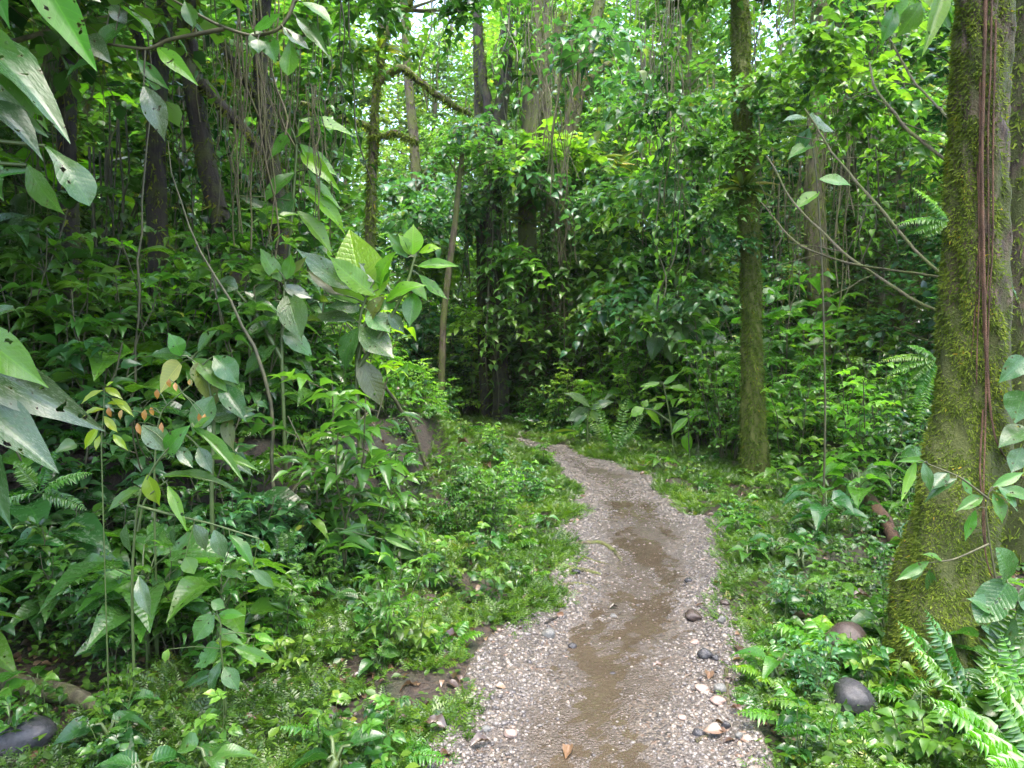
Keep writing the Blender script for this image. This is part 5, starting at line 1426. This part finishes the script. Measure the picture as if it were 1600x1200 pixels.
twig('twig', 'short twig lying by the flat brown stone', [(1126, 974, 2.5), (1145, 971, 2.5), (1162, 968, 2)], 'bark_pale')
twig('twig', 'dark thin twig slanting across the left trail gravel', [(852, 982, 2.5), (866, 972, 2.5), (878, 964, 2)], 'bark_dark')
twig('fallen_log', 'brown fallen log slanting through the undergrowth left of the thick mossy tree', [(1338, 782, 9), (1362, 815, 10), (1385, 850, 10), (1400, 880, 9)], 'bark_red', 'log', None, 12, .15, lift=1.5)
twig('fallen_log', 'grey weathered log lying in the bottom left shade', [(-40, 1075, 16), (40, 1098, 17), (110, 1118, 15), (160, 1140, 10)], 'bark_pale', 'log', None, 12, .15, lift=1.0)
twig('fallen_log', 'reddish rotten log under the left bank', [(385, 950, 12), (430, 952, 15), (470, 950, 13), (500, 948, 9)], 'bark_red', 'log', None, 12, .2, lift=.8)
# bare leaning stems on the left bank
for lb, pts in [('long thin bare stem leaning across the left bank down toward the verge', [(372, 850, 4.5, 3.5), (430, 790, 4.8, 3.5), (510, 700, 5.3, 2.4), (560, 640, 5.7, 1.4)]), ('dark bare stem leaning left above the low bank', [(690, 720, 7.5, 3), (640, 640, 7.3, 3), (600, 580, 7.1, 2.5), (575, 540, 7., 1.6), (540, 470, 7, .8)]),
                ('long dark stem rising from the bank to the upper left thicket', [(450, 660, 4.9, 3), (420, 560, 4.9, 3), (365, 460, 4.9, 2.2), (315, 395, 4.9, 1.7), (280, 300, 5.0, 1.2), (262, 220, 5.1, .6)]), ('thin dark upright stem behind the left seedlings', [(200, 520, 5.2, 2.5), (204, 420, 5.2, 2.0), (203, 330, 5.2, 1.6), (208, 180, 5.3, 1.4), (200, -40, 5.4, 1.2)])]:
    L, r = px_line(pts, ground=True, n=18); L[1:] += np.cumsum(rng.normal(0, .014, (17, 3)), 0); m = MB(); m.tube(L - L[0], r, 6, lump=.1)
    o = put('bare_sapling', m.mesh('bare_sapling', M['stem'])); o.location = L[0]; tag(o, lb, 'sapling', 'bare saplings on the left bank')

DL = [leaf_tpl('drip', 8, 2, arch=.12, fold=.25, droop=.1, wave=.08), leaf_tpl('lance', 8, 2, arch=-.08, fold=.3, wave=.08)]
DLM = []
for i in range(4):
    m = MB(); V, Qd, UV = DL[i % 2]; m.add(V, Q=Qd, UV=UV, tint=[.1, .75, .45, 1.][i]); DLM.append(m.mesh('dead_leaf', M['deadleaf']))
for px, py, ln, v, lb in [(890, 1170, 34, 3, 'pale tan dead leaf lying upright near the bottom middle of the trail'), (1108, 1062, 30, 1, 'orange brown dead leaf on the right trail edge by the pebbles'), (890, 1160, 40, 0, None), (965, 952, 14, 0, 'small red brown leaf in the middle of the trail'), (700, 1165, 44, 0, 'blackened wet dead leaf at the lower left of the trail'), (735, 1180, 36, 0, 'dark curled dead leaf right of the blackened one'), (1238, 990, 30, 1, 'rusty curled leaf in the right verge'), (1160, 1130, 24, 2, 'brown leaf under ferns at the right trail edge'), (505, 940, 34, 3, 'yellowish dead leaf lying below the left bank'),
                          (60, 1170, 40, 3, 'whitish dead leaf on the dark rock in the bottom left corner'), (715, 1020, 30, 0, 'dark red brown leaf in the left verge'), (735, 728, 26, 1, 'brown leaf on the litter patch left of the bend'), (755, 738, 22, 2, 'tan leaf at the right of the litter patch by the bend'), (715, 745, 24, 0, 'dark leaf low on the litter patch left of the bend'), (770, 845, 26, 2, 'brown leaf standing in the grass of the low bank'), (1000, 745, 16, 1, 'orange leaf where the right verge meets the trail'), (1230, 1010, 26, 0, 'dark brown leaf behind the rusty one in the right verge'), (1020, 1050, 16, 2, 'brown leaf fragment on the puddle edge'), (1330, 960, 26, 2, 'brown leaf under the right verge seedlings'), (590, 1120, 26, 0, 'dark leaf lying in the bottom left moss')]:
    if lb is None: continue
    d = P(px, py, 1.) - np.array([0, 0, CAM_H]); Y = -CAM_H / d[2]; q = P(px, py, Y); onp = abs(q[0] - cx(q[1])) < .62
    z = max(float(h(q[0], q[1])), float(hpath(q[0], q[1])) if onp else -9)
    o = put('dead_leaf', DLM[v]); l = ln * Y / F * 1.1
    o.location = (q[0], q[1], z + (.014 if onp else .05)); o.scale = (l * .24, l, l); o.rotation_euler = (R.uniform(-.1, .3), R.uniform(-.3, .3), R.uniform(0, 6.28)); tag(o, lb, 'dead leaf')

# ------------------------------------------------------------------ air
m = MB(); xs_, ys_, zs_ = (-62, 62), (-20, 66), (-4, 34)
V = [(a, b, c) for a in xs_ for b in ys_ for c in zs_]
m.add(V, Q=[(0, 1, 3, 2), (4, 6, 7, 5), (0, 4, 5, 1), (2, 3, 7, 6), (0, 2, 6, 4), (1, 5, 7, 3)])
hz = NT('haze'); vp = hz.n('VolumePrincipled'); vp.inputs['Color'].default_value = (.93, .97, 1, 1); vp.inputs['Density'].default_value = .0003
hz.l(vp.outputs[0], hz.out.inputs['Volume'])
tag(put('haze', m.mesh('haze', hz.m, False)), kind='stuff')

# ------------------------------------------------------------------ light
SUN_EL, SUN_AZ = math.radians(76), math.radians(165)     # azimuth measured from +Y toward +X
wd = bpy.data.worlds.new('World'); sc.world = wd; wd.use_nodes = True
nt = wd.node_tree; bg = nt.nodes['Background']
sky = nt.nodes.new('ShaderNodeTexSky'); sky.sky_type = 'NISHITA'; sky.sun_disc = False
sky.sun_elevation = SUN_EL; sky.sun_rotation = SUN_AZ; sky.air_density = 1.; sky.dust_density = 4.; sky.ozone_density = 1.
nt.links.new(sky.outputs[0], bg.inputs[0]); bg.inputs[1].default_value = .15
sun = bpy.data.lights.new('sun', 'SUN'); sun.energy = .7; sun.angle = math.radians(60); sun.color = (1, .98, .94)
so = bpy.data.objects.new('sun', sun); C.objects.link(so)
dirv = Vector((math.sin(SUN_AZ) * math.cos(SUN_EL), math.cos(SUN_AZ) * math.cos(SUN_EL), math.sin(SUN_EL)))
so.rotation_euler = dirv.to_track_quat('Z', 'Y').to_euler()
so.location = (0, 0, 30)
sc.view_settings.view_transform = 'Standard'; sc.view_settings.look = 'None'; sc.view_settings.gamma = 1
sc.view_settings.exposure = 3.15
sc.render.engine = 'CYCLES'
sc.cycles.max_bounces = 8; sc.cycles.diffuse_bounces = 3; sc.cycles.glossy_bounces = 2; sc.cycles.transmission_bounces = 4
sc.cycles.caustics_reflective = False; sc.cycles.caustics_refractive = False
sc.cycles.use_denoising = True
